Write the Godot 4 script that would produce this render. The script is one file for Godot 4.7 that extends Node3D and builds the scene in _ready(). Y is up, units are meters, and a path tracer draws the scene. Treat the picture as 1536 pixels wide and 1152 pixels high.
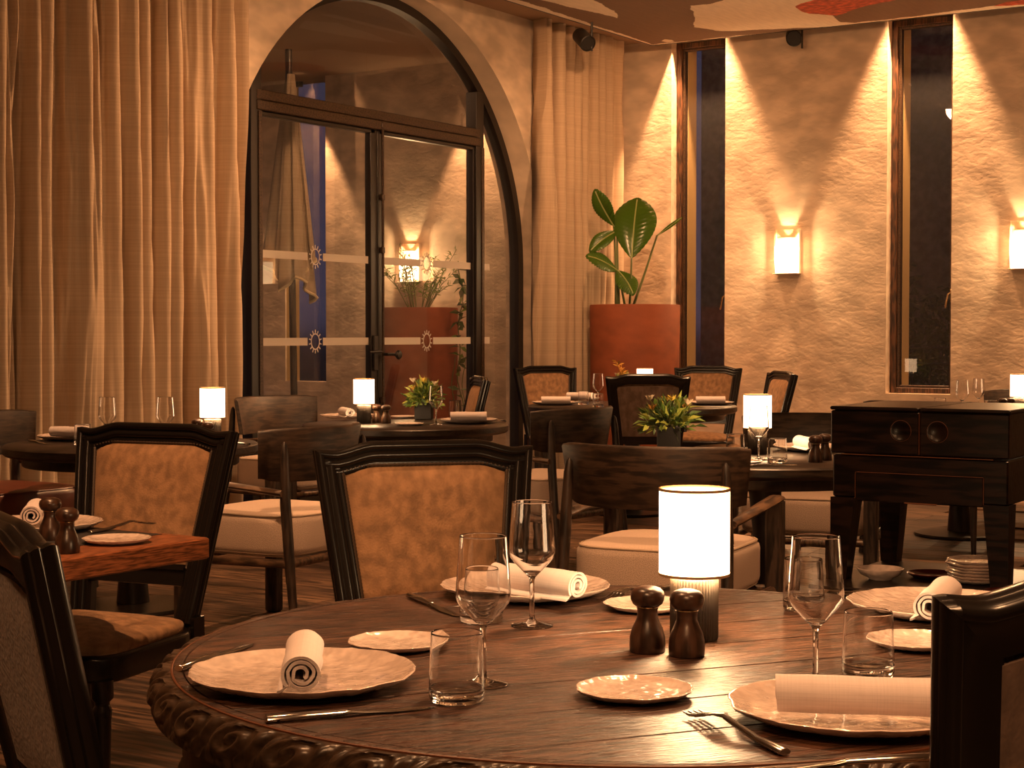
extends Node3D

const F := 2500.0
const CAMY := 1.25
var cam_basis: Basis
var lit := Color(1.0, 0.725, 0.495)
var m := {}
var used := {}
var tx := {}


# ------------------------------------------------------------------ setting up
func _ready() -> void:
	# camera
	var yaw := atan2(1606.0, 2500.0)
	var pitch := -atan2(77.0, 2500.0)
	cam_basis = Basis(Vector3.UP, yaw) * Basis(Vector3.RIGHT, pitch)
	var cam := Camera3D.new()
	cam.name = "camera"
	cam.fov = rad_to_deg(2.0 * atan(576.0 / F))
	cam.near = 0.05
	cam.far = 200.0
	cam.transform = Transform3D(cam_basis, Vector3(0, CAMY, 0))
	add_child(cam)
	cam.current = true
	# sky: late dusk
	var sm := ProceduralSkyMaterial.new()
	sm.sky_top_color = Color(0.17, 0.16, 0.225)
	sm.sky_horizon_color = Color(0.20, 0.185, 0.25)
	sm.ground_horizon_color = Color(0.05, 0.05, 0.09)
	sm.ground_bottom_color = Color(0.02, 0.02, 0.03)
	var sky := Sky.new()
	sky.sky_material = sm
	var env := Environment.new()
	env.background_mode = Environment.BG_SKY
	env.sky = sky
	env.tonemap_mode = Environment.TONE_MAPPER_LINEAR
	env.tonemap_exposure = 1.0
	env.sdfgi_enabled = true
	env.ssao_enabled = true
	env.ssil_enabled = true
	var we := WorldEnvironment.new()
	we.name = "environment"
	we.environment = env
	add_child(we)
	materials()
	lights()
	structure()
	doorway()
	narrow_windows()
	outside()
	furniture()
	near_table_items()
	other_items()
	cabinet_items()


func lights() -> void:
	# wall washers in the slot between the ceiling panel and the right wall, one above each narrow window
	var wh := ["first", "second", "third"]
	for i in 3:
		var x := -6.5 + 1.98 * i
		downlight(Vector3(x, 4.36, -12.98), Vector3(x, 1.0, -13.06), 36.0, 28.0, 0.5, "hidden wall washer spot above the %s narrow window" % wh[i])
	# unseen downlights, placed to light tables and seats: [X, D, aim X, aim D, energy, half angle, what it lights]
	for a in [[0.75, 4.35, 0.25, 2.5, 7.2, 24.0, "far side of the front table"], [-0.75, 2.9, -0.25, 3.4, 6.5, 38.0, "left of the front table"], [-1.25, 3.9, -1.3, 4.0, 6.5, 34.0, "red wooden table"], [-1.45, 6.9, -1.5, 7.2, 9.0, 34.0, "left curtain table"],
			[-0.3, 8.3, -0.5, 8.8, 8.0, 34.0, "door table"], [0.9, 6.3, 0.9, 6.25, 10.0, 32.0, "middle table"], [0.85, 10.6, 0.85, 11.3, 10.0, 36.0, "far table"], [2.75, 9.7, 2.8, 10.0, 8.0, 36.0, "table behind the cabinet"], [1.5, 1.2, 1.5, 1.2, 5.0, 45.0, "place right of the camera"], [-0.4, -0.4, -0.2, 1.2, 5.0, 45.0, "place behind the camera"], [2.6, 5.0, 2.6, 5.0, 7.0, 42.0, "aisle right of the cabinet"], [0.45, 3.7, 0.57, 5.75, 10.0, 15.0, "armchair behind the front lamp"], [-0.9, 5.0, -1.0, 6.85, 10.0, 15.0, "armchair between the left tables"]]:
		downlight(C(a[0], a[1], 3.73), C(a[2], a[3], 0.5), a[4], a[5], 0.7, "unseen ceiling spot placed to light the " + a[6])
	# broad, soft fill spots added out of view to brighten the room at large
	for a in [[-5.9, -8.2, -6.3, -13.1, 3.6, "corner of the right wall"], [-4.2, -8.0, -4.2, -13.1, 3.0, "middle of the right wall"], [-2.0, -8.4, -2.4, -13.1, 2.5, "right end of the right wall"],
			 [-4.4, -7.4, -7.3, -10.2, 9.0, "arched door"], [1.5, -5.0, 2.0, -6.0, 9.0, "side wall"], [0.5, 0.8, -1.5, -3.5, 9.0, "seats at the back of the room"]]:
		downlight(Vector3(a[0], 3.73, a[1]), Vector3(a[2], 1.5, a[3]), a[4], 62.0, 1.0, "added broad fill spot turned to the " + a[5], 0.12)
	downlight(Vector3(-5.7, 3.73, -10.35), Vector3(-7.1, 2.0, -12.7), 6.0, 40.0, 1.0, "unseen ceiling spot turned to the corner curtain")  # out of view, placed to light the corner curtain
	downlight(Vector3(-4.5, 3.73, -10.3), Vector3(-7.2, 1.5, -6.3), 30.0, 28.0, 0.9, "unseen ceiling spot turned to the left curtain from the side")  # out of view, placed to rake light across the curtain folds
	# terrace spots
	for i in 2:
		downlight(Vector3(-10.9 + 2.0 * i, 3.72, -13.0), Vector3(-10.9 + 2.0 * i, 0.8, -13.2), 5.5, 27.0, 0.4, "terrace wall washer spot at the %s opening" % ["left", "right"][i])
	downlight(Vector3(-8.9, 3.80, -9.0), Vector3(-9.2, 1.2, -12.6), 1.0, 62.0, 1.0, "added fill spot over the terrace outside the arched door", 0.1)  # wide fill added out of view to lift the terrace wall


func downlight(p: Vector3, aim: Vector3, e: float, ang: float, soft: float, label: String, size := 0.03) -> void:
	var t := thing("ceiling_spot", label, "spotlight", p, 0.0, "recessed spotlights above the room")  # serves wall washers, unseen table spots and added fill spots alike
	var d := (aim - p).normalized()
	var b := Basis(Quaternion(Vector3.DOWN, d))
	var s := MB.new()
	s.lathe([Vector2(0.036, 0.05), Vector2(0.036, 0.0), Vector2(0.043, -0.003), Vector2(0.046, 0.0), Vector2(0.046, 0.05)], 20, Transform3D(b, Vector3.ZERO), true)
	part("housing", s, m.black_metal, t)
	s = MB.new()
	s.lathe([Vector2(0, 0.02), Vector2(0.034, 0.02), Vector2(0.034, 0.024), Vector2(0, 0.024)], 16, Transform3D(b, Vector3.ZERO))
	part("lens", s, m.spot_lens, t)
	var l := SpotLight3D.new()
	l.name = "spot_glow"
	l.light_color = lit
	l.light_energy = e
	l.spot_angle = ang
	l.spot_angle_attenuation = soft
	l.spot_range = 20.0
	l.spot_attenuation = 2.0
	l.light_size = size
	l.shadow_enabled = true
	l.transform = Transform3D(Basis(Quaternion(Vector3(0, 0, -1), d)), p + d * 0.004)
	add_child(l)


# ------------------------------------------------------------------ places
func ray(px: float, py: float) -> Vector3:
	return cam_basis * Vector3((px - 768.0) / F, -(py - 576.0) / F, -1.0)


func P(px: float, py: float, h: float) -> Vector3:
	var d := ray(px, py)
	return Vector3(0, CAMY, 0) + d * ((h - CAMY) / d.y)


func C(x: float, d: float, h := 0.0) -> Vector3:
	return Vector3(0.8414 * x - 0.5405 * d, h, -0.5405 * x - 0.8414 * d)


func at_px(px: float, d: float, h := 0.0) -> Vector3:
	return C((px - 768.0) / F * d, d, h)


func yaw_to(f: Vector3) -> float:
	return atan2(f.x, f.z)


# ------------------------------------------------------------------ naming
func numbered(called: String) -> String:
	if not used.has(called):
		used[called] = 0
		return called
	used[called] += 1
	return "%s_%03d" % [called, used[called]]


func tag(o: Node3D, label: String, category: String, group := "") -> Node3D:
	o.set_meta("label", label)
	o.set_meta("category", category)
	if group:
		o.set_meta("group", group)
	return o


func thing(called: String, label: String, category: String, at := Vector3.ZERO, turn := 0.0, group := "") -> Node3D:
	var o := Node3D.new()
	o.name = numbered(called)
	add_child(o)
	o.position = at
	o.rotation.y = turn
	return tag(o, label, category, group)


func part(called: String, s, mat: Material, parent: Node3D = null, label := "") -> MeshInstance3D:
	var o := MeshInstance3D.new()
	o.mesh = s.done() if s is MB else s
	o.material_override = mat
	if parent == null or parent == self:
		o.name = numbered(called)
		add_child(o)
	else:
		o.name = called
		parent.add_child(o, true)
	if label:
		o.set_meta("label", label)
	return o


func struct(called: String, s, mat: Material, parent: Node3D = null) -> MeshInstance3D:
	var o := part(called, s, mat, parent)
	o.set_meta("kind", "structure")
	return o


func dup(proto: Node3D, at: Vector3, turn: float, label: String, group := "") -> Node3D:
	var base: String = proto.get_meta("base", str(proto.name))
	if not proto.is_inside_tree() or not proto.has_meta("placed"):
		proto.set_meta("placed", true)
		proto.set_meta("base", str(proto.name))
		proto.position = at
		proto.rotation.y = turn
		proto.set_meta("label", label)
		if group:
			proto.set_meta("group", group)
		return proto
	var r: Node3D = proto.duplicate()
	r.name = numbered(base)
	add_child(r)
	r.position = at
	r.rotation.y = turn
	r.set_meta("label", label)
	if group:
		r.set_meta("group", group)
	return r


# ------------------------------------------------------------------ shapes
class MB:
	var st := SurfaceTool.new()
	var g := 0
	var n := 0

	func _init() -> void:
		st.begin(Mesh.PRIMITIVE_TRIANGLES)

	func done() -> ArrayMesh:
		st.generate_normals()
		st.index()
		return st.commit()

	# counter-clockwise triangles with a smooth group each; turned outwards by their signed volume
	func emit(v: PackedVector3Array, gr: PackedInt32Array, fix := true) -> void:
		var vol := 0.0
		if fix and v.size():
			var o := v[0]
			for i in range(0, v.size(), 3):
				vol += (v[i] - o).dot((v[i + 1] - o).cross(v[i + 2] - o))
		var top := 0
		for i in range(0, v.size(), 3):
			var a := v[i]
			var b := v[i + 1]
			var c := v[i + 2]
			if (b - a).cross(c - a).length_squared() < 1e-18:
				continue
			var k := gr[i / 3]
			top = maxi(top, k)
			st.set_smooth_group(g + k)
			st.add_vertex(a)
			if vol >= 0.0:
				st.add_vertex(c)
				st.add_vertex(b)
			else:
				st.add_vertex(b)
				st.add_vertex(c)
		g += top + 1

	# rings of equally many points; caps: 0 none, 1 fan, 2 strip (for ribbons); close joins the last ring to the first
	func loft(rings: Array, caps := 1, crease := 45.0, close := false) -> void:
		var k: int = rings[0].size()
		var best := 0
		var most := -1.0
		for i in rings.size():
			var r: PackedVector3Array = rings[i]
			var per := 0.0
			for j in k:
				per += r[j].distance_to(r[(j + 1) % k])
			if per > most:
				most = per
				best = i
		var rb: PackedVector3Array = rings[best]
		var cosc := cos(deg_to_rad(crease))
		var cg := PackedInt32Array()
		cg.resize(k)
		var cur := 0
		for j in k:
			var d0 := (rb[j] - rb[(j + k - 1) % k]).normalized()
			var d1 := (rb[(j + 1) % k] - rb[j]).normalized()
			if d0.dot(d1) < cosc:
				cur += 1
			cg[j] = cur
		var wrap := cur > 0 and cg[0] == 0
		if wrap:
			for j in k:
				if cg[j] == 0:
					cg[j] = cur
		var rn := rings.size()
		var rg := PackedInt32Array()
		rg.resize(rn)
		cur = 0
		var far := 0
		var fd := -1.0
		# the column farthest from the rings' own middles shows the profile best
		var cen := Vector3.ZERO
		for j in k:
			cen += rb[j] / k
		for j in k:
			if rb[j].distance_squared_to(cen) > fd:
				fd = rb[j].distance_squared_to(cen)
				far = j
		for i in rn:
			if i > 0 and i < rn - 1:
				var e0: Vector3 = (rings[i][far] - rings[i - 1][far]).normalized()
				var e1: Vector3 = (rings[i + 1][far] - rings[i][far]).normalized()
				if e0.length_squared() > 0.5 and e1.length_squared() > 0.5 and e0.dot(e1) < cosc:
					cur += 1
			rg[i] = cur
		var v := PackedVector3Array()
		var gr := PackedInt32Array()
		var cm: int = 1
		for j in k:
			cm = maxi(cm, cg[j] + 1)
		for i in (rn if close else rn - 1):
			var A: PackedVector3Array = rings[i]
			var B: PackedVector3Array = rings[(i + 1) % rn]
			for j in k:
				var j2 := (j + 1) % k
				var q := rg[i] * cm + cg[j]
				v.append_array([A[j], A[j2], B[j2], A[j], B[j2], B[j]])
				gr.append(q)
				gr.append(q)
		var nxt := (cur + 1) * cm + 1
		if caps and not close:
			for e in 2:
				var R: PackedVector3Array = rings[0] if e == 0 else rings[rn - 1]
				if caps == 1:
					var c := Vector3.ZERO
					for j in k:
						c += R[j] / k
					for j in k:
						if e == 0:
							v.append_array([c, R[(j + 1) % k], R[j]])
						else:
							v.append_array([c, R[j], R[(j + 1) % k]])
						gr.append(nxt + e)
				else:
					var h := k / 2
					for j in h - 1:
						var q := [R[j], R[j + 1], R[k - 2 - j], R[k - 1 - j]]
						if e == 0:
							v.append_array([q[0], q[2], q[1], q[0], q[3], q[2]])
						else:
							v.append_array([q[0], q[1], q[2], q[0], q[2], q[3]])
						gr.append(nxt + e)
						gr.append(nxt + e)
		emit(v, gr)

	# profile of (radius, height); wob(angle, r, y) -> Vector2
	func lathe(prof: Array, seg := 32, t := Transform3D(), close := false, wob = null, crease := 45.0) -> void:
		var rings := []
		for p in prof:
			var r := PackedVector3Array()
			for j in seg:
				var a := TAU * j / seg
				var q: Vector2 = wob.call(a, p.x, p.y) if wob != null else p
				r.append(t * Vector3(cos(a) * q.x, q.y, sin(a) * q.x))
			rings.append(r)
		loft(rings, 0, crease, close)

	func box(size: Vector3, at: Vector3, bev := 0.004, t := Transform3D()) -> void:
		var h := size / 2
		var b := minf(bev, minf(h.x, minf(h.y, h.z)) * 0.9)
		var rings := []
		for q in [[-h.y, b], [-h.y + b, 0.0], [h.y - b, 0.0], [h.y, b]]:
			var r := PackedVector3Array()
			var x: float = h.x - q[1]
			var z: float = h.z - q[1]
			for c in [[x, z - b], [x - b, z], [-x + b, z], [-x, z - b], [-x, -z + b], [-x + b, -z], [x - b, -z], [x, -z + b]]:
				r.append(t * (at + Vector3(c[0], q[0], c[1])))
			rings.append(r)
		loft(rings, 1, 20.0)

	# box between two corners
	func bb(a: Vector3, b: Vector3, bev := 0.004) -> void:
		box((b - a).abs(), (a + b) / 2, bev)

	func tube(path: Array, rad, seg := 10, caps := 1, flat := 1.0) -> void:
		var rings := []
		var up := Vector3.UP
		var n0: Vector3 = (path[1] - path[0]).normalized()
		if absf(n0.dot(up)) > 0.9:
			up = Vector3.RIGHT
		var side := n0.cross(up).normalized()
		for i in path.size():
			var d: Vector3 = (path[mini(i + 1, path.size() - 1)] - path[maxi(i - 1, 0)]).normalized()
			side = (side - d * side.dot(d)).normalized()
			var o := d.cross(side).normalized()
			var rr: float = rad[i] if rad is Array else rad
			var r := PackedVector3Array()
			for j in seg:
				var a := TAU * j / seg
				r.append(path[i] + side * cos(a) * rr + o * sin(a) * rr * flat)
			rings.append(r)
		loft(rings, caps)

	# closed polygon in the plane of u, v pushed along w
	func prism(poly: PackedVector2Array, o: Vector3, u: Vector3, v: Vector3, w: Vector3, crease := 30.0) -> void:
		var idx := Geometry2D.triangulate_polygon(poly)
		var vs := PackedVector3Array()
		var gr := PackedInt32Array()
		var k := poly.size()
		var pt := func(i: int, e: float) -> Vector3: return o + u * poly[i].x + v * poly[i].y + w * e
		for i in range(0, idx.size(), 3):
			vs.append_array([pt.call(idx[i], 1.0), pt.call(idx[i + 1], 1.0), pt.call(idx[i + 2], 1.0)])
			gr.append(0)
			vs.append_array([pt.call(idx[i], 0.0), pt.call(idx[i + 2], 0.0), pt.call(idx[i + 1], 0.0)])
			gr.append(1)
		# side orientation follows the polygon's own sense
		var area := 0.0
		var tri_area := 0.0
		for i in k:
			area += poly[i].cross(poly[(i + 1) % k])
		for i in range(0, idx.size(), 3):
			tri_area += (poly[idx[i + 1]] - poly[idx[i]]).cross(poly[idx[i + 2]] - poly[idx[i]])
		var cur := 2
		for i in k:
			var d0 := (poly[i] - poly[(i + k - 1) % k]).normalized()
			var d1 := (poly[(i + 1) % k] - poly[i]).normalized()
			if d0.dot(d1) < cos(deg_to_rad(crease)):
				cur += 1
			var j := (i + 1) % k
			if area * tri_area > 0:
				vs.append_array([pt.call(i, 0.0), pt.call(j, 0.0), pt.call(j, 1.0), pt.call(i, 0.0), pt.call(j, 1.0), pt.call(i, 1.0)])
			else:
				vs.append_array([pt.call(i, 0.0), pt.call(j, 1.0), pt.call(j, 0.0), pt.call(i, 0.0), pt.call(i, 1.0), pt.call(j, 1.0)])
			gr.append(cur)
			gr.append(cur)
		emit(vs, gr)

	# sheet over a grid f(i, j) with its own thickness along `off`
	func sheet(nu: int, nv: int, f: Callable, off: Callable) -> void:
		var a := []
		var b := []
		for i in nu:
			var ra := PackedVector3Array()
			var rb := PackedVector3Array()
			for j in nv:
				var p: Vector3 = f.call(i, j)
				ra.append(p)
				rb.append(p + off.call(i, j))
			a.append(ra)
			b.append(rb)
		var v := PackedVector3Array()
		var gr := PackedInt32Array()
		for i in nu - 1:
			for j in nv - 1:
				v.append_array([a[i][j], a[i + 1][j], a[i + 1][j + 1], a[i][j], a[i + 1][j + 1], a[i][j + 1]])
				v.append_array([b[i][j], b[i + 1][j + 1], b[i + 1][j], b[i][j], b[i][j + 1], b[i + 1][j + 1]])
				gr.append_array([0, 0, 1, 1])
		for i in nu - 1:
			v.append_array([a[i][0], b[i][0], b[i + 1][0], a[i][0], b[i + 1][0], a[i + 1][0]])
			var e := nv - 1
			v.append_array([a[i][e], b[i + 1][e], b[i][e], a[i][e], a[i + 1][e], b[i + 1][e]])
			gr.append_array([2, 2, 3, 3])
		for j in nv - 1:
			v.append_array([a[0][j], b[0][j + 1], b[0][j], a[0][j], a[0][j + 1], b[0][j + 1]])
			var e := nu - 1
			v.append_array([a[e][j], b[e][j], b[e][j + 1], a[e][j], b[e][j + 1], a[e][j + 1]])
			gr.append_array([4, 4, 5, 5])
		emit(v, gr)

	# soft cushion: superellipse rings
	func cushion(w: float, d: float, y0: float, y1: float, dome: float, rnd: float, at := Vector3.ZERO, ex := 5.0, w2 := -1.0) -> void:
		var rings := []
		var prof := []
		for i in 5:
			var a := -PI / 2 + PI / 2 * i / 4.0
			prof.append(Vector2(-rnd + rnd * cos(a), y0 + rnd + rnd * sin(a)))
		for i in 5:
			var a := PI / 2 * i / 4.0
			prof.append(Vector2(-rnd + rnd * cos(a), y1 - rnd + rnd * sin(a)))
		for p in prof:
			rings.append(oval(w / 2 + p.x, d / 2 + p.x, p.y, at, ex, w2))
		for s in [0.8, 0.55, 0.3, 0.1]:
			rings.append(oval((w / 2 - rnd) * s, (d / 2 - rnd) * s, y1 + dome * (1.0 - s * s), at, ex, w2))
		loft(rings, 1, 60.0)

	func oval(rx: float, rz: float, y: float, at: Vector3, ex: float, w2: float) -> PackedVector3Array:
		var r := PackedVector3Array()
		for j in 40:
			var a := TAU * j / 40
			var c := cos(a)
			var s := sin(a)
			var q := pow(pow(absf(c), ex) + pow(absf(s), ex), -1.0 / ex)
			var z := rz * s * q
			var x := rx * c * q
			if w2 > 0:
				x *= lerpf(w2, 1.0, (z / rz + 1.0) / 2)
			r.append(at + Vector3(x, y, z))
		return r


# ------------------------------------------------------------------ materials
func noise(w: int, freq: float, oct: int, seed_: int, ramp: Array, kind := FastNoiseLite.FRACTAL_FBM, warp := 0.0, h := -1) -> NoiseTexture2D:
	var n := FastNoiseLite.new()
	n.noise_type = FastNoiseLite.TYPE_SIMPLEX_SMOOTH
	n.seed = seed_
	n.frequency = freq
	n.fractal_type = kind
	n.fractal_octaves = oct
	if warp > 0:
		n.domain_warp_enabled = true
		n.domain_warp_amplitude = warp
		n.domain_warp_frequency = freq * 0.6
	var t := NoiseTexture2D.new()
	t.width = w
	t.height = w if h < 0 else h
	t.seamless = true
	t.noise = n
	var g := Gradient.new()
	g.offsets = PackedFloat32Array(ramp.map(func(r): return r[0]))
	g.colors = PackedColorArray(ramp.map(func(r): return r[1] if r[1] is Color else Color(r[1], r[1], r[1])))
	t.color_ramp = g
	return t


func mat(called: String, c: Color, rough := 0.6, metal := 0.0) -> StandardMaterial3D:
	var a := StandardMaterial3D.new()
	a.resource_name = called
	a.albedo_color = c.linear_to_srgb()
	a.roughness = rough
	a.metallic = metal
	m[called] = a
	return a


func skin(a: StandardMaterial3D, t: Texture2D, scale: Vector3, world := false, bump := 0.0, bt: Texture2D = null) -> StandardMaterial3D:
	a.uv1_triplanar = true
	a.uv1_world_triplanar = world
	a.uv1_scale = scale
	a.albedo_texture = t
	if bump != 0.0:
		a.heightmap_enabled = true
		a.heightmap_texture = bt if bt else t
		a.heightmap_scale = bump
	return a


func materials() -> void:
	tx.grain = noise(512, 0.012, 5, 3, [[0.0, 0.25], [0.38, 0.55], [0.5, 0.8], [0.62, 1.0], [1.0, 0.9]])
	tx.streak = noise(512, 0.03, 4, 8, [[0.25, 0.55], [0.5, 0.85], [0.75, 1.0]])
	tx.mottle = noise(512, 0.018, 6, 11, [[0.2, 0.74], [0.5, 0.88], [0.75, 1.0]])
	tx.soft = noise(256, 0.012, 3, 21, [[0.2, 0.86], [0.8, 1.0]])
	tx.fine = noise(512, 0.12, 2, 5, [[0.2, 0.0], [0.8, 1.0]])
	tx.boucle = noise(512, 0.09, 3, 6, [[0.3, 0.80], [0.65, 1.0]])
	tx.plaster = noise(1024, 0.011, 5, 14, [[0.1, 0.0], [0.42, 0.45], [0.50, 0.62], [0.535, 0.85], [0.56, 0.66], [0.9, 1.0]], FastNoiseLite.FRACTAL_FBM, 60.0)
	tx.ripple = noise(256, 0.02, 2, 31, [[0.2, 0.0], [0.8, 1.0]])
	# woven cloth: crossed threads of uneven strength
	var w := Image.create(256, 256, false, Image.FORMAT_RGB8)
	var rng := RandomNumberGenerator.new()
	rng.seed = 4
	var cx := []
	var cy := []
	for i in 128:
		cx.append(rng.randf_range(0.88, 1.0))
		cy.append(rng.randf_range(0.86, 1.0))
	for y in 256:
		for x in 256:
			var over := ((x / 2 + y / 2) % 2) == 0
			var v: float = (cx[x / 2] if over else cy[y / 2]) * (1.0 if (x % 2 == 0) == (y % 2 == 0) else 0.94)
			w.set_pixel(x, y, Color(v, v, v))
	tx.weave = ImageTexture.create_from_image(w)

	var a := mat("plaster", Color(0.74, 0.60, 0.46), 0.85)
	skin(a, tx.soft, Vector3(0.8, 1.5, 0.8), true, 0.15, tx.plaster)
	a = mat("soffit", Color(0.30, 0.19, 0.12), 0.8)
	a = mat("ceiling_paint", Color(0.45, 0.33, 0.24), 0.9)
	a = mat("curtain", Color(0.56, 0.42, 0.29), 0.9)
	skin(a, tx.weave, Vector3(4.3, 3.7, 4.3), false, 0.03)
	a = mat("oak_floor", Color(0.17, 0.095, 0.055), 0.42)
	skin(a, tx.grain, Vector3(0.35, 3.5, 3.5), true, 0.06)
	a = mat("oak_floor_dark", Color(0.125, 0.07, 0.042), 0.46)
	skin(a, tx.grain, Vector3(0.30, 3.0, 3.1), true, 0.06)
	a = mat("oak_floor_pale", Color(0.21, 0.12, 0.07), 0.42)
	skin(a, tx.grain, Vector3(0.4, 3.0, 3.9), true, 0.06)
	# the round table in front: dark oiled oak, three tones of board
	for k in [["table_oak", 0.070, 0.34], ["table_oak_dark", 0.056, 0.36], ["table_oak_pale", 0.078, 0.33]]:
		a = mat(k[0], Color(k[1] * 1.2, k[1] * 0.50, k[1] * 0.26), k[2])
		skin(a, tx.grain, Vector3(1.3, 11.0, 11.0), false, 0.18, tx.streak)
		a.roughness = 0.50
		a.roughness_texture = tx.streak
	a = mat("carved_oak", Color(0.055, 0.032, 0.019), 0.34)
	skin(a, tx.streak, Vector3(3, 3, 3), false, 0.03)
	a = mat("worn_line", Color(0.11, 0.036, 0.014), 0.4)
	a = mat("black_wood", Color(0.009, 0.007, 0.006), 0.25)
	a.metallic_specular = 0.36
	a.clearcoat_enabled = true
	a.clearcoat = 0.22
	a.clearcoat_roughness = 0.2
	a = mat("ebony", Color(0.020, 0.0135, 0.010), 0.36)
	skin(a, tx.grain, Vector3(6, 0.8, 6), false, 0.02)
	a = mat("dark_table", Color(0.042, 0.028, 0.020), 0.34)
	skin(a, tx.grain, Vector3(0.8, 7, 7), false, 0.02)
	a = mat("back_panel", Color(0.065, 0.037, 0.022), 0.5)
	skin(a, tx.grain, Vector3(0.9, 6, 3), false, 0.03)
	a = mat("arm_wood", Color(0.15, 0.083, 0.045), 0.45)
	skin(a, tx.grain, Vector3(5, 5, 1.0), false, 0.02)
	a = mat("post_wood", Color(0.055, 0.034, 0.024), 0.45)
	skin(a, tx.grain, Vector3(6, 0.8, 6), false, 0.02)
	a = mat("red_wood", Color(0.34, 0.11, 0.042), 0.36)
	skin(a, tx.streak, Vector3(9, 9, 0.9), true, 0.03)
	a = mat("cabinet_wood", Color(0.015, 0.0068, 0.0045), 0.32)
	a.metallic_specular = 0.38
	skin(a, tx.grain, Vector3(0.8, 6, 6), false, 0.03)
	a = mat("cabinet_worn", Color(0.16, 0.055, 0.022), 0.45)
	a = mat("mill_wood", Color(0.066, 0.031, 0.018), 0.3)
	skin(a, tx.grain, Vector3(7, 1.2, 7), false, 0.015)
	a = mat("velvet", Color(0.36, 0.195, 0.095), 0.85)
	skin(a, tx.mottle, Vector3(2.6, 2.2, 2.6), false, 0.06, tx.fine)
	a.rim_enabled = true
	a.rim = 0.7
	a.rim_tint = 0.7
	a = mat("velvet_grey", Color(0.20, 0.13, 0.095), 0.85)
	skin(a, tx.mottle, Vector3(2.4, 1.4, 2.2), false, 0.06, tx.fine)
	a.rim_enabled = true
	a.rim = 0.9
	a.rim_tint = 0.4
	a = mat("trim_beads", Color(0.05, 0.03, 0.018), 0.5)
	a = mat("boucle_cloth", Color(0.70, 0.54, 0.43), 0.95)
	skin(a, tx.boucle, Vector3(5.5, 5.5, 5.5), false, 0.32)
	a.rim_enabled = true
	a.rim = 0.3
	a = mat("piping", Color(0.42, 0.32, 0.23), 0.9)
	a = mat("leather", Color(0.14, 0.035, 0.016), 0.35)
	skin(a, tx.soft, Vector3(3, 3, 3), false, 0.03, tx.fine)
	a = mat("ceramic", Color(0.72, 0.575, 0.50), 0.16)
	skin(a, tx.soft, Vector3(8, 8, 8), false, 0.13, tx.ripple)
	a.clearcoat_enabled = true
	a.clearcoat = 0.6
	a.clearcoat_roughness = 0.05
	a = mat("ceramic_side", Color(0.62, 0.53, 0.46), 0.4)
	a = mat("napkin_cloth", Color(0.83, 0.73, 0.71), 0.9)
	skin(a, tx.weave, Vector3(17, 17, 17), false, 0.012)
	a = mat("steel", Color(0.62, 0.58, 0.54), 0.16, 1.0)
	a = mat("brass_steel", Color(0.5, 0.36, 0.2), 0.22, 1.0)
	a = mat("black_metal", Color(0.014, 0.012, 0.011), 0.42)
	a = mat("bronze", Color(0.085, 0.048, 0.026), 0.42, 0.2)
	skin(a, tx.streak, Vector3(4, 4, 4), false)
	a = mat("bronze_dark", Color(0.016, 0.012, 0.010), 0.38)
	a = mat("window_wood", Color(0.11, 0.046, 0.02), 0.5)
	skin(a, tx.grain, Vector3(6, 0.8, 6), true, 0.04)
	a = mat("reveal_lit_yellow", Color(0.62, 0.46, 0.2), 0.55)  # yellow light on the window reveals, held in the colour
	a = mat("film", Color(0.75, 0.68, 0.6), 0.7)
	a = mat("terracotta", Color(0.31, 0.078, 0.028), 0.75)
	skin(a, tx.mottle, Vector3(1.2, 2.0, 1.2), false, 0.05, tx.fine)
	a.albedo_texture = tx.soft
	a = mat("soil", Color(0.03, 0.018, 0.012), 0.95)
	a = mat("leaf", Color(0.045, 0.105, 0.008), 0.25)
	a.backlight_enabled = true
	a.backlight = Color(0.22, 0.28, 0.03)
	a = mat("leaf_stem", Color(0.13, 0.16, 0.05), 0.45)
	a = mat("leaf_rib", Color(0.30, 0.34, 0.10), 0.4)
	a = mat("foliage", Color(0.12, 0.20, 0.03), 0.5)
	a.backlight_enabled = true
	a.backlight = Color(0.3, 0.35, 0.08)
	a = mat("foliage_dark", Color(0.05, 0.10, 0.022), 0.5)
	a = mat("foliage_lime", Color(0.34, 0.38, 0.07), 0.5)
	a = mat("petal_cream", Color(0.75, 0.62, 0.45), 0.6)
	a = mat("petal_yellow", Color(0.70, 0.55, 0.10), 0.6)
	a = mat("dried_gold", Color(0.55, 0.30, 0.05), 0.6)
	a = mat("lamp_base", Color(0.022, 0.017, 0.014), 0.4)
	a = mat("shade_trim", Color(0.30, 0.19, 0.09), 0.6)
	a = mat("mat_dark", Color(0.022, 0.018, 0.016), 0.55)
	a = mat("red_lacquer", Color(0.05, 0.008, 0.006), 0.15)
	a = mat("parasol_cloth", Color(0.50, 0.41, 0.30), 0.9)
	skin(a, tx.weave, Vector3(3, 3, 3), false)
	a = mat("parasol_hem", Color(0.72, 0.62, 0.42), 0.85)
	a = mat("stone_pave", Color(0.18, 0.14, 0.11), 0.7)
	skin(a, tx.soft, Vector3(1, 1, 1), true)
	a = mat("hedge_leaf", Color(0.025, 0.045, 0.018), 0.6)
	a = mat("stone_grey", Color(0.20, 0.18, 0.17), 0.85)
	skin(a, tx.mottle, Vector3(0.6, 0.6, 0.6), true, 0.2)
	# lamps
	a = mat("shade_glow", Color(0.9, 0.8, 0.65), 0.8)
	a.emission_enabled = true
	a.emission = Color(1.0, 0.80, 0.60)
	a.emission_energy_multiplier = 9.0
	a = mat("sconce_glow", Color(0.9, 0.8, 0.65), 0.8)
	a.emission_enabled = true
	a.emission = Color(1.0, 0.80, 0.58)
	a.emission_energy_multiplier = 8.0
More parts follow.
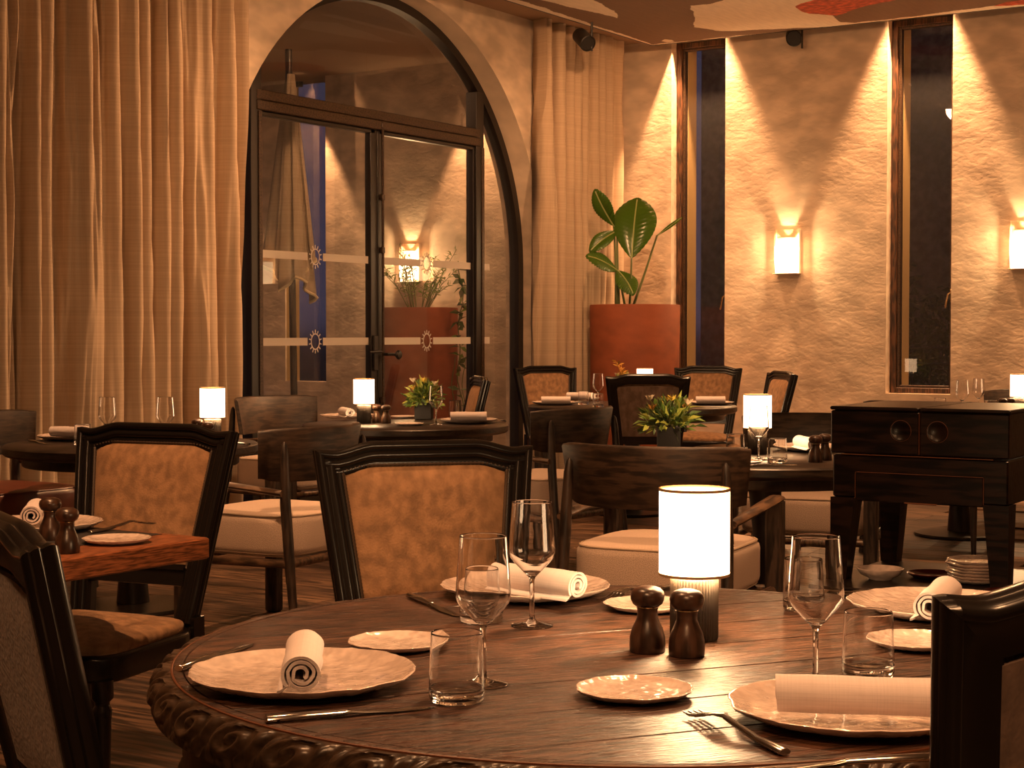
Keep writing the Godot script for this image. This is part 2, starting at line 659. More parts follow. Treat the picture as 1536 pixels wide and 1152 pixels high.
	a = mat("spot_lens", Color(0.9, 0.8, 0.65), 0.5)
	a.emission_enabled = true
	a.emission = Color(1.0, 0.78, 0.55)
	a.emission_energy_multiplier = 3.0
	# glass
	a = mat("glass", Color(1, 1, 1, 0), 0.0)
	a.transparency = BaseMaterial3D.TRANSPARENCY_ALPHA
	a.albedo_color = Color(1, 1, 1, 0.0)
	a.refraction_enabled = true
	a.refraction_scale = 0.05
	a = mat("pane_glass", Color(1, 1, 1), 0.0)
	a.transparency = BaseMaterial3D.TRANSPARENCY_ALPHA
	a.albedo_color = Color(0.9, 0.92, 0.95, 0.02)
	a = mat("thin_glass", Color(1, 1, 1), 0.0)
	a.transparency = BaseMaterial3D.TRANSPARENCY_ALPHA
	a.albedo_color = Color(0.95, 0.95, 0.95, 0.01)
	a = mat("sconce_glass", Color(1, 1, 1), 0.3)
	a.transparency = BaseMaterial3D.TRANSPARENCY_ALPHA
	a.albedo_color = Color(0.9, 0.75, 0.6, 0.35)


func art_texture() -> ImageTexture:
	# the painted panel: flat brushed shapes, in the panel's own metres from its far left corner
	var W := 1024
	var H := 512
	var im := Image.create(W, H, false, Image.FORMAT_RGB8)
	var n := FastNoiseLite.new()
	n.seed = 9
	n.frequency = 0.02
	var cream := Color(0.93, 0.80, 0.66).linear_to_srgb()
	var brown := Color(0.22, 0.135, 0.09).linear_to_srgb()
	var red := Color(0.58, 0.11, 0.055).linear_to_srgb()
	var shapes := []
	for s in art_shapes():
		var poly := PackedVector2Array()
		for q in s[1]:
			var p := P(q[0], q[1], 3.74)
			poly.append(Vector2(p.x + 6.83, p.z + 12.88))
		shapes.append([{"cream": cream, "brown": brown, "red": red}[s[0]], poly, s[0]])
	for y in H:
		for x in W:
			var q := Vector2(x * 4.6 / W, y * 3.2 / H)
			var wq := q + Vector2(n.get_noise_2d(x * 0.8, y * 0.8), n.get_noise_2d(x * 0.8 + 500, y * 0.8)) * 0.03
			# further shapes of the same kind where the photograph shows none
			var f := n.get_noise_2d(q.x * 14 + 90, q.y * 10)
			var c := cream if q.y > 1.9 and f > 0.0 else brown if q.y > 1.9 else cream
			if q.y > 2.2 and n.get_noise_2d(q.x * 16, q.y * 20 + 300) > 0.3:
				c = red
			for s in shapes:
				if Geometry2D.is_point_in_polygon(wq, s[1]):
					c = s[0]
			var k := 1.0 + 0.05 * n.get_noise_2d(x * 6.0, y * 1.2)
			if c == red:
				k = 1.0 + 0.35 * n.get_noise_2d(x * 3.0, y * 5.0)
			im.set_pixel(x, y, Color(c.r * k, c.g * k, c.b * k).clamp())
	return ImageTexture.create_from_image(im)


func art_shapes() -> Array:
	return [
		["brown", [[600, -60], [978, 66.5], [1250, 40], [1110, 46], [1083, 47], [1060, 43], [1040, 41], [1042, 23], [1034, 8], [1064, 6], [1082, 0], [1095, -14], [1080, -60]]],
		["cream", [[800, -3], [829, 5], [911, 23], [926, 27], [922, 16], [889, 0], [870, -12], [800, -14]]],
		["cream", [[992, 62], [998, 59], [1010, 60], [1012, 62.5], [1000, 63.5]]],
		["brown", [[1250, 24], [1256, 30], [1262, 33], [1280, 34], [1330, 29], [1390, 22], [1440, 15], [1490, 9], [1530, 0], [1560, -12], [1340, -12], [1300, 8]]],
		["red", [[1194, 10], [1200, 5], [1228, -1], [1240, -8], [1370, -8], [1344, 0], [1307, 7], [1285, 13], [1276, 17], [1256, 24], [1240, 22], [1213, 21], [1200, 16]]],
		["cream", [[1398, 21], [1440, 15], [1490, 9], [1500, 14], [1440, 19]]],
		["red", [[1488, 10], [1510, 3], [1560, -4], [1600, 1], [1560, 5], [1520, 8]]],
	]


# ------------------------------------------------------------------ the room
func structure() -> void:
	# floor: a slab and planks
	var s := MB.new()
	s.bb(Vector3(-7.32, -0.20, -13.13), Vector3(4.0, -0.012, 2.4), 0.0)
	var fl := struct("floor", s, m.oak_floor_dark)
	var rng := RandomNumberGenerator.new()
	rng.seed = 5
	var shapes := []
	for L in [2.4, 1.8, 1.2, 0.9, 0.6]:
		s = MB.new()
		s.box(Vector3(L - 0.003, 0.012, 0.197), Vector3(L / 2, -0.006, 0.1), 0.0025)
		shapes.append([L, s.done()])
	var count := 0
	var fm := [m.oak_floor, m.oak_floor_dark, m.oak_floor_pale]
	for r in range(0, 74):
		var z := -13.13 + r * 0.2
		var x := -7.32
		while x < 4.0 - 0.05 and count < 295:
			var pick = shapes[rng.randi() % 3]
			for q in shapes:
				if x + pick[0] > 4.02:
					pick = q
			if x + pick[0] > 4.3:
				break
			# planks only where the frame shows the floor; the slab serves the rest
			var c := Vector3(x + pick[0] / 2, 0, z + 0.1)
			var lc := cam_basis.transposed() * (c - Vector3(0, CAMY, 0))
			var ok := lc.z < -2.0 and absf(lc.x / -lc.z) < 0.36 and lc.y / -lc.z > -0.30
			if ok:
				var o := part("plank", pick[1], fm[rng.randi() % 3], fl)
				o.position = Vector3(x, 0, z)
				count += 1
			x += pick[0]
	# walls
	var arch := PackedVector2Array()   # z, h: the arched opening in the left wall
	var zc := -9.9
	var hc := 1.796
	var R := 1.96
	arch.append(Vector2(2.4, 0))
	arch.append(Vector2(zc + R, 0))
	for i in 49:
		var a := PI * i / 48
		arch.append(Vector2(zc + R * cos(a), hc + R * sin(a)))
	arch.append(Vector2(zc - R, 0))
	arch.append(Vector2(-13.13, 0))
	arch.append(Vector2(-13.13, 4.7))
	arch.append(Vector2(2.4, 4.7))
	s = MB.new()
	s.prism(arch, Vector3(-7.32, 0, 0), Vector3(0, 0, 1), Vector3.UP, Vector3(-0.36, 0, 0), 20.0)
	struct("wall_left", s, m.plaster)
	s = MB.new()
	var xs := [-7.68, -6.77, -6.25, -4.80, -4.26, -2.83, -2.29, 4.0]
	for i in 7:
		var a := Vector3(xs[i], 0, -13.13)
		if i % 2 == 0:
			s.bb(a, Vector3(xs[i + 1], 4.7, -13.47), 0.0)
		else:
			s.bb(a, Vector3(xs[i + 1], 0.753, -13.47), 0.0)
			s.bb(a + Vector3(0, 3.80, 0), Vector3(xs[i + 1], 4.7, -13.47), 0.0)
	struct("wall_right", s, m.plaster)
	s = MB.new()
	s.bb(Vector3(-7.68, 0, 2.4), Vector3(4.2, 4.7, 2.65), 0.0)
	struct("wall_back", s, m.plaster)
	s = MB.new()
	s.bb(Vector3(4.0, 0, 2.4), Vector3(4.25, 4.7, -13.47), 0.0)
	struct("wall_side", s, m.plaster)
	s = MB.new()
	s.bb(Vector3(-7.7, 4.7, 2.7), Vector3(4.3, 4.9, -13.6), 0.0)
	struct("ceiling", s, m.ceiling_paint)
	s = MB.new()
	s.bb(Vector3(-7.32, 3.815, 2.4), Vector3(-6.72, 3.95, -13.13), 0.002)
	struct("trim_1", s, m.soffit)
	# painted ceiling panel: its underside carries the painting
	var pn := thing("ceiling_panel", "painted cream, brown and red panel hung below the ceiling", "ceiling panel", Vector3(-6.83, 3.74, -12.88))
	var art := mat("painting", Color(1, 1, 1), 0.8)
	art.albedo_texture = art_texture()
	art.texture_repeat = false
	var st := SurfaceTool.new()
	st.begin(Mesh.PRIMITIVE_TRIANGLES)
	var L := 4.6
	var D := 3.2
	for q in [[0, 0], [1, 1], [1, 0], [0, 0], [0, 1], [1, 1]]:
		st.set_uv(Vector2(q[0], q[1]))
		st.set_normal(Vector3.DOWN)
		st.add_vertex(Vector3(q[0] * L, -0.0006, q[1] * D))
	part("painted_face", st.commit(), art, pn)
	s = MB.new()
	s.bb(Vector3(0, 0, 0), Vector3(10.8, 0.06, 15.2), 0.003)
	part("panel_board", s, m.ceiling_paint, pn)
	s = MB.new()
	s.bb(Vector3(-0.008, -0.004, -0.008), Vector3(0.004, 0.062, 15.2), 0.001)
	s.bb(Vector3(-0.008, -0.004, -0.008), Vector3(10.8, 0.062, 0.004), 0.001)
	part("edge_strip", s, m.bronze_dark, pn)
	# curtains
	curtain(-4.0, -8.02, 24.0, 3, "long beige linen curtain left of the arched door")
	curtain(-11.62, -12.93, 9.0, 17, "long beige linen curtain in the corner right of the arched door")
	sconce(Vector3(-5.655, 1.75, -13.13), "glowing half round wall lamp between the two narrow windows")
	sconce(Vector3(-3.675, 1.75, -13.13), "glowing half round wall lamp right of the second narrow window")
	# two black spots below the ceiling
	var t := thing("spotlight", "black cylinder spotlight hanging before the corner curtain", "spotlight", at_px(875, 13.5, 3.61), 0.0)
	spot_body(t, C(0.35, -0.95, -0.55) , 0.2)
	t = thing("spotlight", "black round spotlight hanging above the wall lamp", "spotlight", at_px(1188, 13.9, 3.70), 0.0)
	spot_body(t, C(-0.12, -0.95, -0.30), 0.10)


func spot_body(t: Node3D, d: Vector3, hang: float) -> void:
	d = d.normalized()
	var b := Basis(Quaternion(Vector3.DOWN, d))
	var s := MB.new()
	s.lathe([Vector2(0, 0.11), Vector2(0.05, 0.11), Vector2(0.062, 0.10), Vector2(0.066, -0.10), Vector2(0.060, -0.105), Vector2(0.056, -0.09), Vector2(0, -0.088)], 28, Transform3D(b, Vector3.ZERO))
	part("housing", s, m.black_metal, t)
	s = MB.new()
	s.tube([Vector3(0.075, -0.10, 0.0), Vector3(0.075, hang, 0.0)], 0.009, 8)
	s.tube([Vector3(0.075, 0.0, 0.0), Vector3(0.0, 0.0, 0.0)], 0.009, 8)
	part("bracket", s, m.black_metal, t)


func curtain(z0: float, z1: float, folds: float, seed_: int, label: String) -> void:
	var nz := int(absf(z1 - z0) / 0.009)
	var ny := 36
	var n := FastNoiseLite.new()
	n.seed = seed_
	n.frequency = 1.0
	var hh := 3.81
	var f := func(i: int, j: int) -> Vector3:
		var u := float(i) / (nz - 1)
		var v := float(j) / (ny - 1)
		var y := 0.015 + hh * v - 0.015 * v
		var lean := n.get_noise_2d(u * folds * 0.33, y * 0.07) * 1.1 + n.get_noise_2d(u * folds * 0.5 + 40, y * 0.2) * 0.18
		var ph := TAU * (u * folds + lean)
		var a := 0.075 + 0.035 * n.get_noise_2d(u * folds * 0.5, 7.0) - 0.014 * v
		var x := -a * (sin(ph) + 0.36 * sin(2 * ph) + 0.10 * sin(3 * ph))
		var zz := lerpf(z0, z1, u) - 0.030 * sin(ph + 0.7)
		return Vector3(x, y, zz)
	var s := MB.new()
	s.sheet(nz, ny, f, func(_i, _j): return Vector3(-0.004, 0, 0))
	var o := part("curtain", s, m.curtain)
	o.position = Vector3(-7.20, 0, 0)
	tag(o, label, "curtain", "linen curtains on the arch wall")


func sconce(at: Vector3, label: String) -> void:
	var t := thing("wall_lamp", label, "wall lamp", at, 0.0, "half round wall lamps")
	# back plate with side flanges, a closed bottom and a top plate with a round hole
	var s := MB.new()
	s.bb(Vector3(-0.105, 0.0, 0.0), Vector3(0.105, 0.37, 0.012), 0.002)
	s.bb(Vector3(-0.11, 0.0, 0.0), Vector3(-0.104, 0.37, 0.034), 0.001)
	s.bb(Vector3(0.104, 0.0, 0.0), Vector3(0.11, 0.37, 0.034), 0.001)
	part("back_plate", s, m.plaster, t)
	s = MB.new()
	s.bb(Vector3(-0.108, -0.006, 0.0), Vector3(0.108, 0.0, 0.10), 0.002)
	part("bottom_plate", s, m.plaster, t)
	# shade: curved sheet standing off the wall, its sides open towards the wall
	var sec := func(x0: float, x1: float, y: float) -> PackedVector3Array:
		var r := PackedVector3Array()
		for i in 17:
			var a := PI * (0.16 + 0.68 * i / 16.0)
			r.append(Vector3(cos(a) * x1 / 0.88, y, 0.058 + 0.055 * (sin(a) - 0.3)))
		for i in 17:
			var a := PI * (0.84 - 0.68 * i / 16.0)
			r.append(Vector3(cos(a) * (x0 / 0.88), y, 0.053 + 0.052 * (sin(a) - 0.3)))
		return r
	var rings := []
	for q in [[0.0, 0.092], [0.02, 0.096], [0.12, 0.104], [0.225, 0.104]]:
		rings.append(sec.call(q[1] - 0.004, q[1], q[0]))
	s = MB.new()
	s.loft(rings, 2)
	part("shade", s, m.sconce_glow, t)
	rings = []
	for q in [[0.225, 0.104], [0.30, 0.103], [0.37, 0.101]]:
		rings.append(sec.call(q[1] - 0.004, q[1], q[0]))
	s = MB.new()
	s.loft(rings, 2)
	part("upper_shade", s, m.sconce_glass, t, "clear seeded glass above the glow")
	# ring that shapes the upward beam
	s = MB.new()
	s.lathe([Vector2(0.038, 0.30), Vector2(0.075, 0.30), Vector2(0.075, 0.304), Vector2(0.038, 0.304)], 28, Transform3D(Basis(), Vector3(0, 0, 0.06)), true)
	part("beam_ring", s, m.bronze, t)
	s = MB.new()
	s.lathe([Vector2(0, 0.19), Vector2(0.009, 0.195), Vector2(0.012, 0.21), Vector2(0.009, 0.225), Vector2(0, 0.23)], 12, Transform3D(Basis(), Vector3(0, 0, 0.064)))
	part("bulb", s, m.sconce_glow, t)
	var l := OmniLight3D.new()
	l.name = "sconce_light"
	l.light_color = Color(1.0, 0.80, 0.57)
	l.light_energy = 0.75
	l.omni_range = 12.0
	l.omni_attenuation = 2.0
	l.light_size = 0.008
	l.shadow_enabled = true
	l.position = at + Vector3(0, 0.21, 0.064)
	add_child(l)


func arc_pts(zc: float, hc: float, r: float, a0: float, a1: float, n: int) -> Array:
	var o := []
	for i in n + 1:
		var a := lerpf(a0, a1, float(i) / n)
		o.append(Vector2(zc + r * cos(a), hc + r * sin(a)))
	return o


func doorway() -> void:
	var X := -7.505
	var zc := -9.9
	var hc := 1.796
	var R := 1.957
	var t := Node3D.new()
	t.name = "door_1"
	add_child(t)
	t.set_meta("kind", "structure")
	# outer frame following the arch, jamb to jamb
	var path := [Vector2(zc + R, 0.0)]
	path.append_array(arc_pts(zc, hc, R, 0.0, PI, 64))
	path.append(Vector2(zc - R, 0.0))
	var rings := []
	for i in path.size():
		var p: Vector2 = path[i]
		var inward: Vector2 = (Vector2(zc, maxf(hc, 0.0)) - p)
		if p.y <= hc:
			inward.y = 0.0
		inward = inward.normalized()
		var q := p + inward * 0.07
		rings.append(PackedVector3Array([Vector3(X, p.y, p.x), Vector3(X, q.y, q.x), Vector3(X - 0.09, q.y, q.x), Vector3(X - 0.09, p.y, p.x)]))
	var s := MB.new()
	s.loft(rings, 1, 30.0)
	part("arch_frame", s, m.bronze_dark, t)
	# posts, transom, mullion
	var za := -8.50
	var zb := -11.19
	for z in [za, zb]:
		var hp: float = hc + sqrt(1.9 * 1.9 - pow(z - zc, 2)) - 0.01
		s = MB.new()
		s.bb(Vector3(X + 0.012, 0, z - 0.055), Vector3(X - 0.09, hp, z + 0.055), 0.004)
		part("post", s, m.bronze_dark, t)
		s = MB.new()
		s.bb(Vector3(X + 0.022, 0, z - 0.05), Vector3(X + 0.010, 2.74, z - 0.015), 0.003)
		part("post_cover", s, m.bronze, t)
	s = MB.new()
	s.bb(Vector3(X + 0.015, 2.815, za), Vector3(X - 0.09, 2.885, zb), 0.006)
	s.bb(Vector3(X + 0.022, 2.745, za), Vector3(X - 0.08, 2.812, zb), 0.006)
	part("transom", s, m.bronze, t)
	var zm := -9.85
	# two door leaves
	for e in 2:
		var z0: float = za - 0.055 if e == 0 else zm - 0.004
		var z1: float = zm + 0.004 if e == 0 else zb + 0.055
		var leaf := Node3D.new()
		leaf.name = "door_leaf"
		t.add_child(leaf, true)
		s = MB.new()
		s.bb(Vector3(X - 0.005, 0.02, z0), Vector3(X - 0.06, 2.742, z0 - (0.018 if e == 0 else 0.075)), 0.004)
		s.bb(Vector3(X - 0.005, 0.02, z1), Vector3(X - 0.06, 2.742, z1 + (0.075 if e == 0 else 0.018)), 0.004)
		s.bb(Vector3(X - 0.005, 0.02, z0 - 0.02), Vector3(X - 0.06, 0.14, z1 + 0.02), 0.004)
		s.bb(Vector3(X - 0.005, 2.715, z0 - 0.02), Vector3(X - 0.06, 2.742, z1 + 0.02), 0.004)
		part("leaf_frame", s, m.bronze_dark, leaf)
		s = MB.new()
		s.bb(Vector3(X - 0.035, 0.12, z0 - 0.02), Vector3(X - 0.035 - 0.001, 2.73, z1 + 0.02), 0.0)
		part("pane", pane_x(X - 0.035, z0 - 0.01, z1 + 0.01, 0.13, 2.725), m.pane_glass, leaf)
		# white film bands broken by a sun emblem
		for hb in [1.785, 1.187]:
			var ze: float = P(478 if e == 0 else 645, 385, 1.5).z
			var dd := ray(478.0 if e == 0 else 645.0, 385.0 if hb > 1.5 else 512.0)
			ze = dd.z * (X / dd.x)
			s = MB.new()
			s.bb(Vector3(X - 0.030, hb - 0.027, z0 - 0.022), Vector3(X - 0.032, hb + 0.027, ze + 0.085), 0.0)
			s.bb(Vector3(X - 0.030, hb - 0.027, ze - 0.085), Vector3(X - 0.032, hb + 0.027, z1 + 0.022), 0.0)
			part("film_band", s, m.film, leaf)
			s = MB.new()
			emblem(s, Vector3(X - 0.031, hb, ze))
			part("emblem", s, m.film, leaf, "white sun emblem with short rays")
	# side lights and the fan light
	for e in 2:
		var poly := PackedVector2Array()
		var sg := 1.0 if e == 0 else -1.0
		var zi: float = (za + 0.05) if e == 0 else (zb - 0.05)
		var zo := zc + sg * (R - 0.05)
		poly.append(Vector2(zi, 0.05))
		poly.append(Vector2(zo, 0.05))
		for i in 13:
			var zz := lerpf(zo, zi, i / 12.0)
			poly.append(Vector2(zz, hc + sqrt(maxf(0.0, pow(R - 0.05, 2) - pow(zz - zc, 2)))))
		part("side_pane", flat_x(poly, X - 0.04), m.pane_glass, t)
		if e == 1:
			for hb in [1.785, 1.187]:
				s = MB.new()
				s.bb(Vector3(X - 0.030, hb - 0.027, zb - 0.06), Vector3(X - 0.032, hb + 0.027, zb - 0.20), 0.0)
				part("film_band", s, m.film, t)
	for e in 2:
		var poly := PackedVector2Array()
		var z0: float = (za - 0.05) if e == 0 else (-9.77 - 0.003)
		var z1: float = (-9.77 + 0.003) if e == 0 else (zb + 0.05)
		poly.append(Vector2(z0, 2.88))
		poly.append(Vector2(z1, 2.88))
		for i in 17:
			var zz := lerpf(z1, z0, i / 16.0)
			poly.append(Vector2(zz, hc + sqrt(maxf(0.0, pow(R - 0.05, 2) - pow(zz - zc, 2)))))
		part("fan_pane", flat_x(poly, X - 0.04), m.pane_glass, t)
	# long bolt with knobs, and lever handles
	s = MB.new()
	var zr := zm - 0.035
	s.tube([Vector3(X + 0.02, 0.08, zr), Vector3(X + 0.02, 2.80, zr)], 0.010, 10)
	for h in [2.78, 2.25, 1.86, 0.75, 0.45]:
		s.box(Vector3(0.03, 0.05, 0.035), Vector3(X + 0.015, h, zr), 0.006)
	part("bolt_rod", s, m.bronze, t)
	s = MB.new()
	s.box(Vector3(0.02, 0.26, 0.05), Vector3(X + 0.005, 1.10, zm + 0.04), 0.004)
	s.tube([Vector3(X + 0.01, 1.11, zm + 0.04), Vector3(X + 0.06, 1.11, zm + 0.04), Vector3(X + 0.065, 1.11, zm + 0.07), Vector3(X + 0.065, 1.108, zm + 0.19)], 0.010, 8)
	s.tube([Vector3(X + 0.02, 1.09, zr), Vector3(X + 0.06, 1.09, zr), Vector3(X + 0.065, 1.09, zr - 0.05), Vector3(X + 0.065, 1.085, zr - 0.10)], 0.011, 8)
	s.lathe([Vector2(0, 0.0), Vector2(0.028, 0.006), Vector2(0.036, 0.02), Vector2(0.028, 0.034), Vector2(0, 0.04)], 16, Transform3D(Basis(Vector3.FORWARD, PI / 2), Vector3(X + 0.06, 1.085, zr - 0.11)))
	part("door_handle", s, m.bronze_dark, t)
	s = MB.new()
	s.bb(Vector3(-7.33, -0.02, zc + 1.95), Vector3(-7.70, 0.006, zc - 1.95), 0.002)
	part("threshold", s, m.stone_pave, t)


func pane_x(x: float, z0: float, z1: float, h0: float, h1: float) -> ArrayMesh:
	return flat_x(PackedVector2Array([Vector2(z0, h0), Vector2(z1, h0), Vector2(z1, h1), Vector2(z0, h1)]), x)


func flat_x(poly: PackedVector2Array, x: float) -> ArrayMesh:
	var idx := Geometry2D.triangulate_polygon(poly)
	var st := SurfaceTool.new()
	st.begin(Mesh.PRIMITIVE_TRIANGLES)
	for i in idx:
		st.set_normal(Vector3.RIGHT)
		st.add_vertex(Vector3(x, poly[i].y, poly[i].x))
	return st.commit()


func emblem(s: MB, at: Vector3) -> void:
	var n := 14
	var X := Vector3(0.0015, 0, 0)
	# ring with an oblong core, and short rays round it
	var ring := func(r0: float, r1: float, lo: float, hi: float) -> void:
		for k in 28:
			var a := TAU * k / 28
			var b := TAU * (k + 1) / 28
			if k % 2 == 0 or true:
				var q := []
				for w in [[a, r0], [b, r0], [b, r1], [a, r1]]:
					q.append(at + Vector3(0, sin(w[0]) * w[1] * 1.12, cos(w[0]) * w[1] * 0.92))
				s.loft([PackedVector3Array(q), PackedVector3Array([q[0] + X, q[1] + X, q[2] + X, q[3] + X])])
	ring.call(0.045, 0.053, 0.0, 0.0)
	for k in n:
		var a := TAU * (k + 0.5) / n
		var dir := Vector3(0, sin(a) * 1.1, cos(a) * 0.92)
		var sd := Vector3(0, cos(a), -sin(a)) * 0.0045
		var q := [at + dir * 0.056 - sd, at + dir * 0.056 + sd, at + dir * 0.076 + sd, at + dir * 0.076 - sd]
		s.loft([PackedVector3Array(q), PackedVector3Array([q[0] + X, q[1] + X, q[2] + X, q[3] + X])])


func narrow_windows() -> void:
	var n := 1
	for a in [[-6.77, -6.25], [-4.80, -4.26], [-2.83, -2.29]]:
		var t := Node3D.new()
		t.name = "window_%d" % n
		n += 1
		add_child(t)
		t.set_meta("kind", "structure")
		var z := -13.22
		var x0: float = a[0] + 0.004
		var x1: float = a[1] - 0.004
		var s := MB.new()
		for q in [[x0, x0 + 0.05, 0.757, 3.796], [x1 - 0.03, x1, 0.757, 3.796], [x0 + 0.05, x1 - 0.03, 0.757, 0.80], [x0 + 0.05, x1 - 0.03, 3.745, 3.796]]:
			s.bb(Vector3(q[0], q[2], z), Vector3(q[1], q[3], z - 0.07), 0.004)
		part("window_frame", s, m.window_wood, t)
		s = MB.new()
		for q in [[x0 + 0.05, x0 + 0.075, 0.80, 3.745], [x1 - 0.042, x1 - 0.03, 0.80, 3.745], [x0 + 0.075, x1 - 0.042, 0.80, 0.82], [x0 + 0.075, x1 - 0.042, 3.725, 3.745]]:
			s.bb(Vector3(q[0], q[2], z - 0.02), Vector3(q[1], q[3], z - 0.075), 0.003)
		part("sash", s, m.bronze, t)
		# outer lining of the opening; the yellow light on it is put into its colour
		s = MB.new()
		s.bb(Vector3(x0 + 0.002, 0.76, z - 0.078), Vector3(x0 + 0.075, 3.79, z - 0.245), 0.003)
		part("reveal_lining", s, m.reveal_lit_yellow, t)
		var st := SurfaceTool.new()
		st.begin(Mesh.PRIMITIVE_TRIANGLES)
		for q in [[0, 0], [1, 1], [1, 0], [0, 0], [0, 1], [1, 1]]:
			st.set_normal(Vector3.BACK)
			st.add_vertex(Vector3(lerpf(x0 + 0.07, x1 - 0.038, q[0]), lerpf(0.815, 3.73, q[1]), z - 0.05))
		part("pane", st.commit(), m.pane_glass, t)
		s = MB.new()
		s.box(Vector3(0.022, 0.10, 0.012), Vector3(x1 - 0.02, 1.55, z + 0.006), 0.003)
		s.tube([Vector3(x1 - 0.02, 1.57, z + 0.01), Vector3(x1 - 0.02, 1.57, z + 0.045), Vector3(x1 - 0.035, 1.56, z + 0.05), Vector3(x1 - 0.055, 1.45, z + 0.05)], 0.008, 8)
		part("window_handle", s, m.brass_steel, t)


func outside() -> void:
	var s := MB.new()
	s.bb(Vector3(-16, -0.25, -26), Vector3(-7.68, -0.03, 3), 0.0)
	s.bb(Vector3(-7.68, -0.25, -26), Vector3(5, -0.03, -13.47), 0.0)
	struct("ground", s, m.stone_pave)
	s = MB.new()
	for q in [[-13.5, -11.30], [-10.76, -7.68]]:
		s.bb(Vector3(q[0], 0, -13.25), Vector3(q[1], 3.95, -13.42), 0.0)
	s.bb(Vector3(-11.30, 0, -13.25), Vector3(-10.76, 0.75, -13.42), 0.0)
	struct("wall_terrace", s, m.plaster)
	s = MB.new()
	s.bb(Vector3(-13.5, 3.85, -13.6), Vector3(-7.68, 4.1, -4.0), 0.0)
	struct("ceiling_terrace", s, m.soffit)
	s = MB.new()
	s.bb(Vector3(-11.298, 0.752, -13.27), Vector3(-11.24, 3.848, -13.41), 0.004)
	struct("trim_2", s, m.reveal_lit_yellow)  # reveal of the terrace opening, its yellow light painted in
	sconce(Vector3(-9.68, 1.75, -13.25), "glowing half round wall lamp outside beyond the glass door")
	planter(C(-0.886, 15.7), "terracotta cylinder planter outside beyond the glass door")
	# feathery shrub in that planter
	var t := thing("shrub", "feathery green shrub in the planter outside", "plant", C(-0.886, 15.7, 1.446))
	var rng := RandomNumberGenerator.new()
	rng.seed = 12
	s = MB.new()
	var lv := MB.new()
	for i in 22:
		var a := rng.randf() * TAU
		var reach := rng.randf_range(0.15, 0.5)
		var hh := rng.randf_range(0.25, 0.62)
		var p0 := Vector3(cos(a) * 0.08, 0, sin(a) * 0.08)
		var p1 := Vector3(cos(a) * reach, hh, sin(a) * reach)
		s.tube([p0, p0.lerp(p1, 0.5) + Vector3(0, 0.05, 0), p1], [0.005, 0.004, 0.002], 5)
		for k in 26:
			var u := rng.randf_range(0.25, 1.0)
			var q := p0.lerp(p1, u) + Vector3(0, 0.05 * sin(PI * u), 0)
			blade(lv, q, Vector3(rng.randf_range(-1, 1), rng.randf_range(-0.2, 1), rng.randf_range(-1, 1)).normalized(), rng.randf_range(0.04, 0.09), 0.006, rng)
	part("stem", s, m.leaf_stem, t)
	part("foliage", lv, m.foliage, t).set_meta("kind", "stuff")
	# climbing vine on the right of the glass
	t = thing("vine", "climbing vine with pointed leaves outside right of the planter", "plant", C(-0.455, 14.6, 0.0))
	s = MB.new()
	var path := []
	for i in 26:
		var h := i * 0.075
		path.append(Vector3(0.035 * sin(h * 5.0) + 0.02 * sin(h * 13), h, 0.03 * cos(h * 4)))
	s.tube(path, 0.005, 6)
	for k in [-0.05, 0.06]:
		var p2 := []
		for i in 14:
			p2.append(Vector3(k + 0.02 * sin(i * 1.1), i * 0.08, 0.03))
		s.tube(p2, 0.004, 5)
	part("stem", s, m.leaf_stem, t)
	for i in 64:
		var q: Vector3 = path[clampi(int(25 * pow(rng.randf(), 0.7)), 4, 25)]
		lv = MB.new()
		blade(lv, Vector3.ZERO, Vector3(rng.randf_range(-1, 1), rng.randf_range(-0.8, 0.5), rng.randf_range(-1, 1)).normalized(), rng.randf_range(0.07, 0.12), 0.024, rng)
		part("leaf", lv, m.foliage_dark if i % 3 else m.foliage, t).position = q
	# folded parasol hanging just outside the glass
	t = thing("parasol", "folded beige parasol outside the left door leaf", "parasol", at_px(425, 12.15))
	t.rotation.y = deg_to_rad(20)
	s = MB.new()
	s.tube([Vector3(0.09, 0.06, 0), Vector3(0.05, 3.3, 0)], 0.026, 12)
	part("pole", s, m.ebony, t)
	s = MB.new()
	s.lathe([Vector2(0, -0.028), Vector2(0.24, -0.028), Vector2(0.25, 0.03), Vector2(0.05, 0.06), Vector2(0, 0.06)], 24, Transform3D(Basis(), Vector3(0.09, 0, 0)))
	part("foot", s, m.black_metal, t)
	for k in 4:
		var hem: float = [1.92, 1.46, 1.72, 1.58][k]
		var ang: float = [-0.6, 0.25, 0.9, 2.4][k]
		var wid: float = [0.15, 0.19, 0.15, 0.17][k]
		var f := func(i: int, j: int) -> Vector3:
			var u := i / 10.0
			var v := j / 16.0
			var y := lerpf(3.12, hem + 0.18 * u * (1.0 if k % 2 else -1.0), v)
			var r := 0.03 + (wid - 0.03) * v * (0.75 + 0.5 * u)
			var aa := ang + (u - 0.5) * 1.7
			return Vector3(0.06 + cos(aa) * r * (0.9 + 0.25 * sin(u * 9.0)), y, sin(aa) * r)
		s = MB.new()
		s.sheet(11, 17, f, func(_i, _j): return Vector3(0.002, 0, 0.002))
		var o := part("canvas_flap", s, m.parasol_cloth, t)
		s = MB.new()
		var p := []
		for i in 11:
			p.append(f.call(i, 16) + Vector3(0.003, 0.008, 0.003))
		s.tube(p, 0.011, 6)
		part("hem", s, m.parasol_hem, o)
	# beyond the narrow windows: railing, hedge, a stone block
	t = thing("railing", "dark iron railing with arched bars outside the narrow windows", "railing", Vector3(-8.0, -0.03, -17.2))
	s = MB.new()
	for h in [0.25, 0.95, 1.12]:
		s.tube([Vector3(0, h, 0), Vector3(7.6, h, 0)], 0.018, 6)
	part("rail", s, m.black_metal, t)
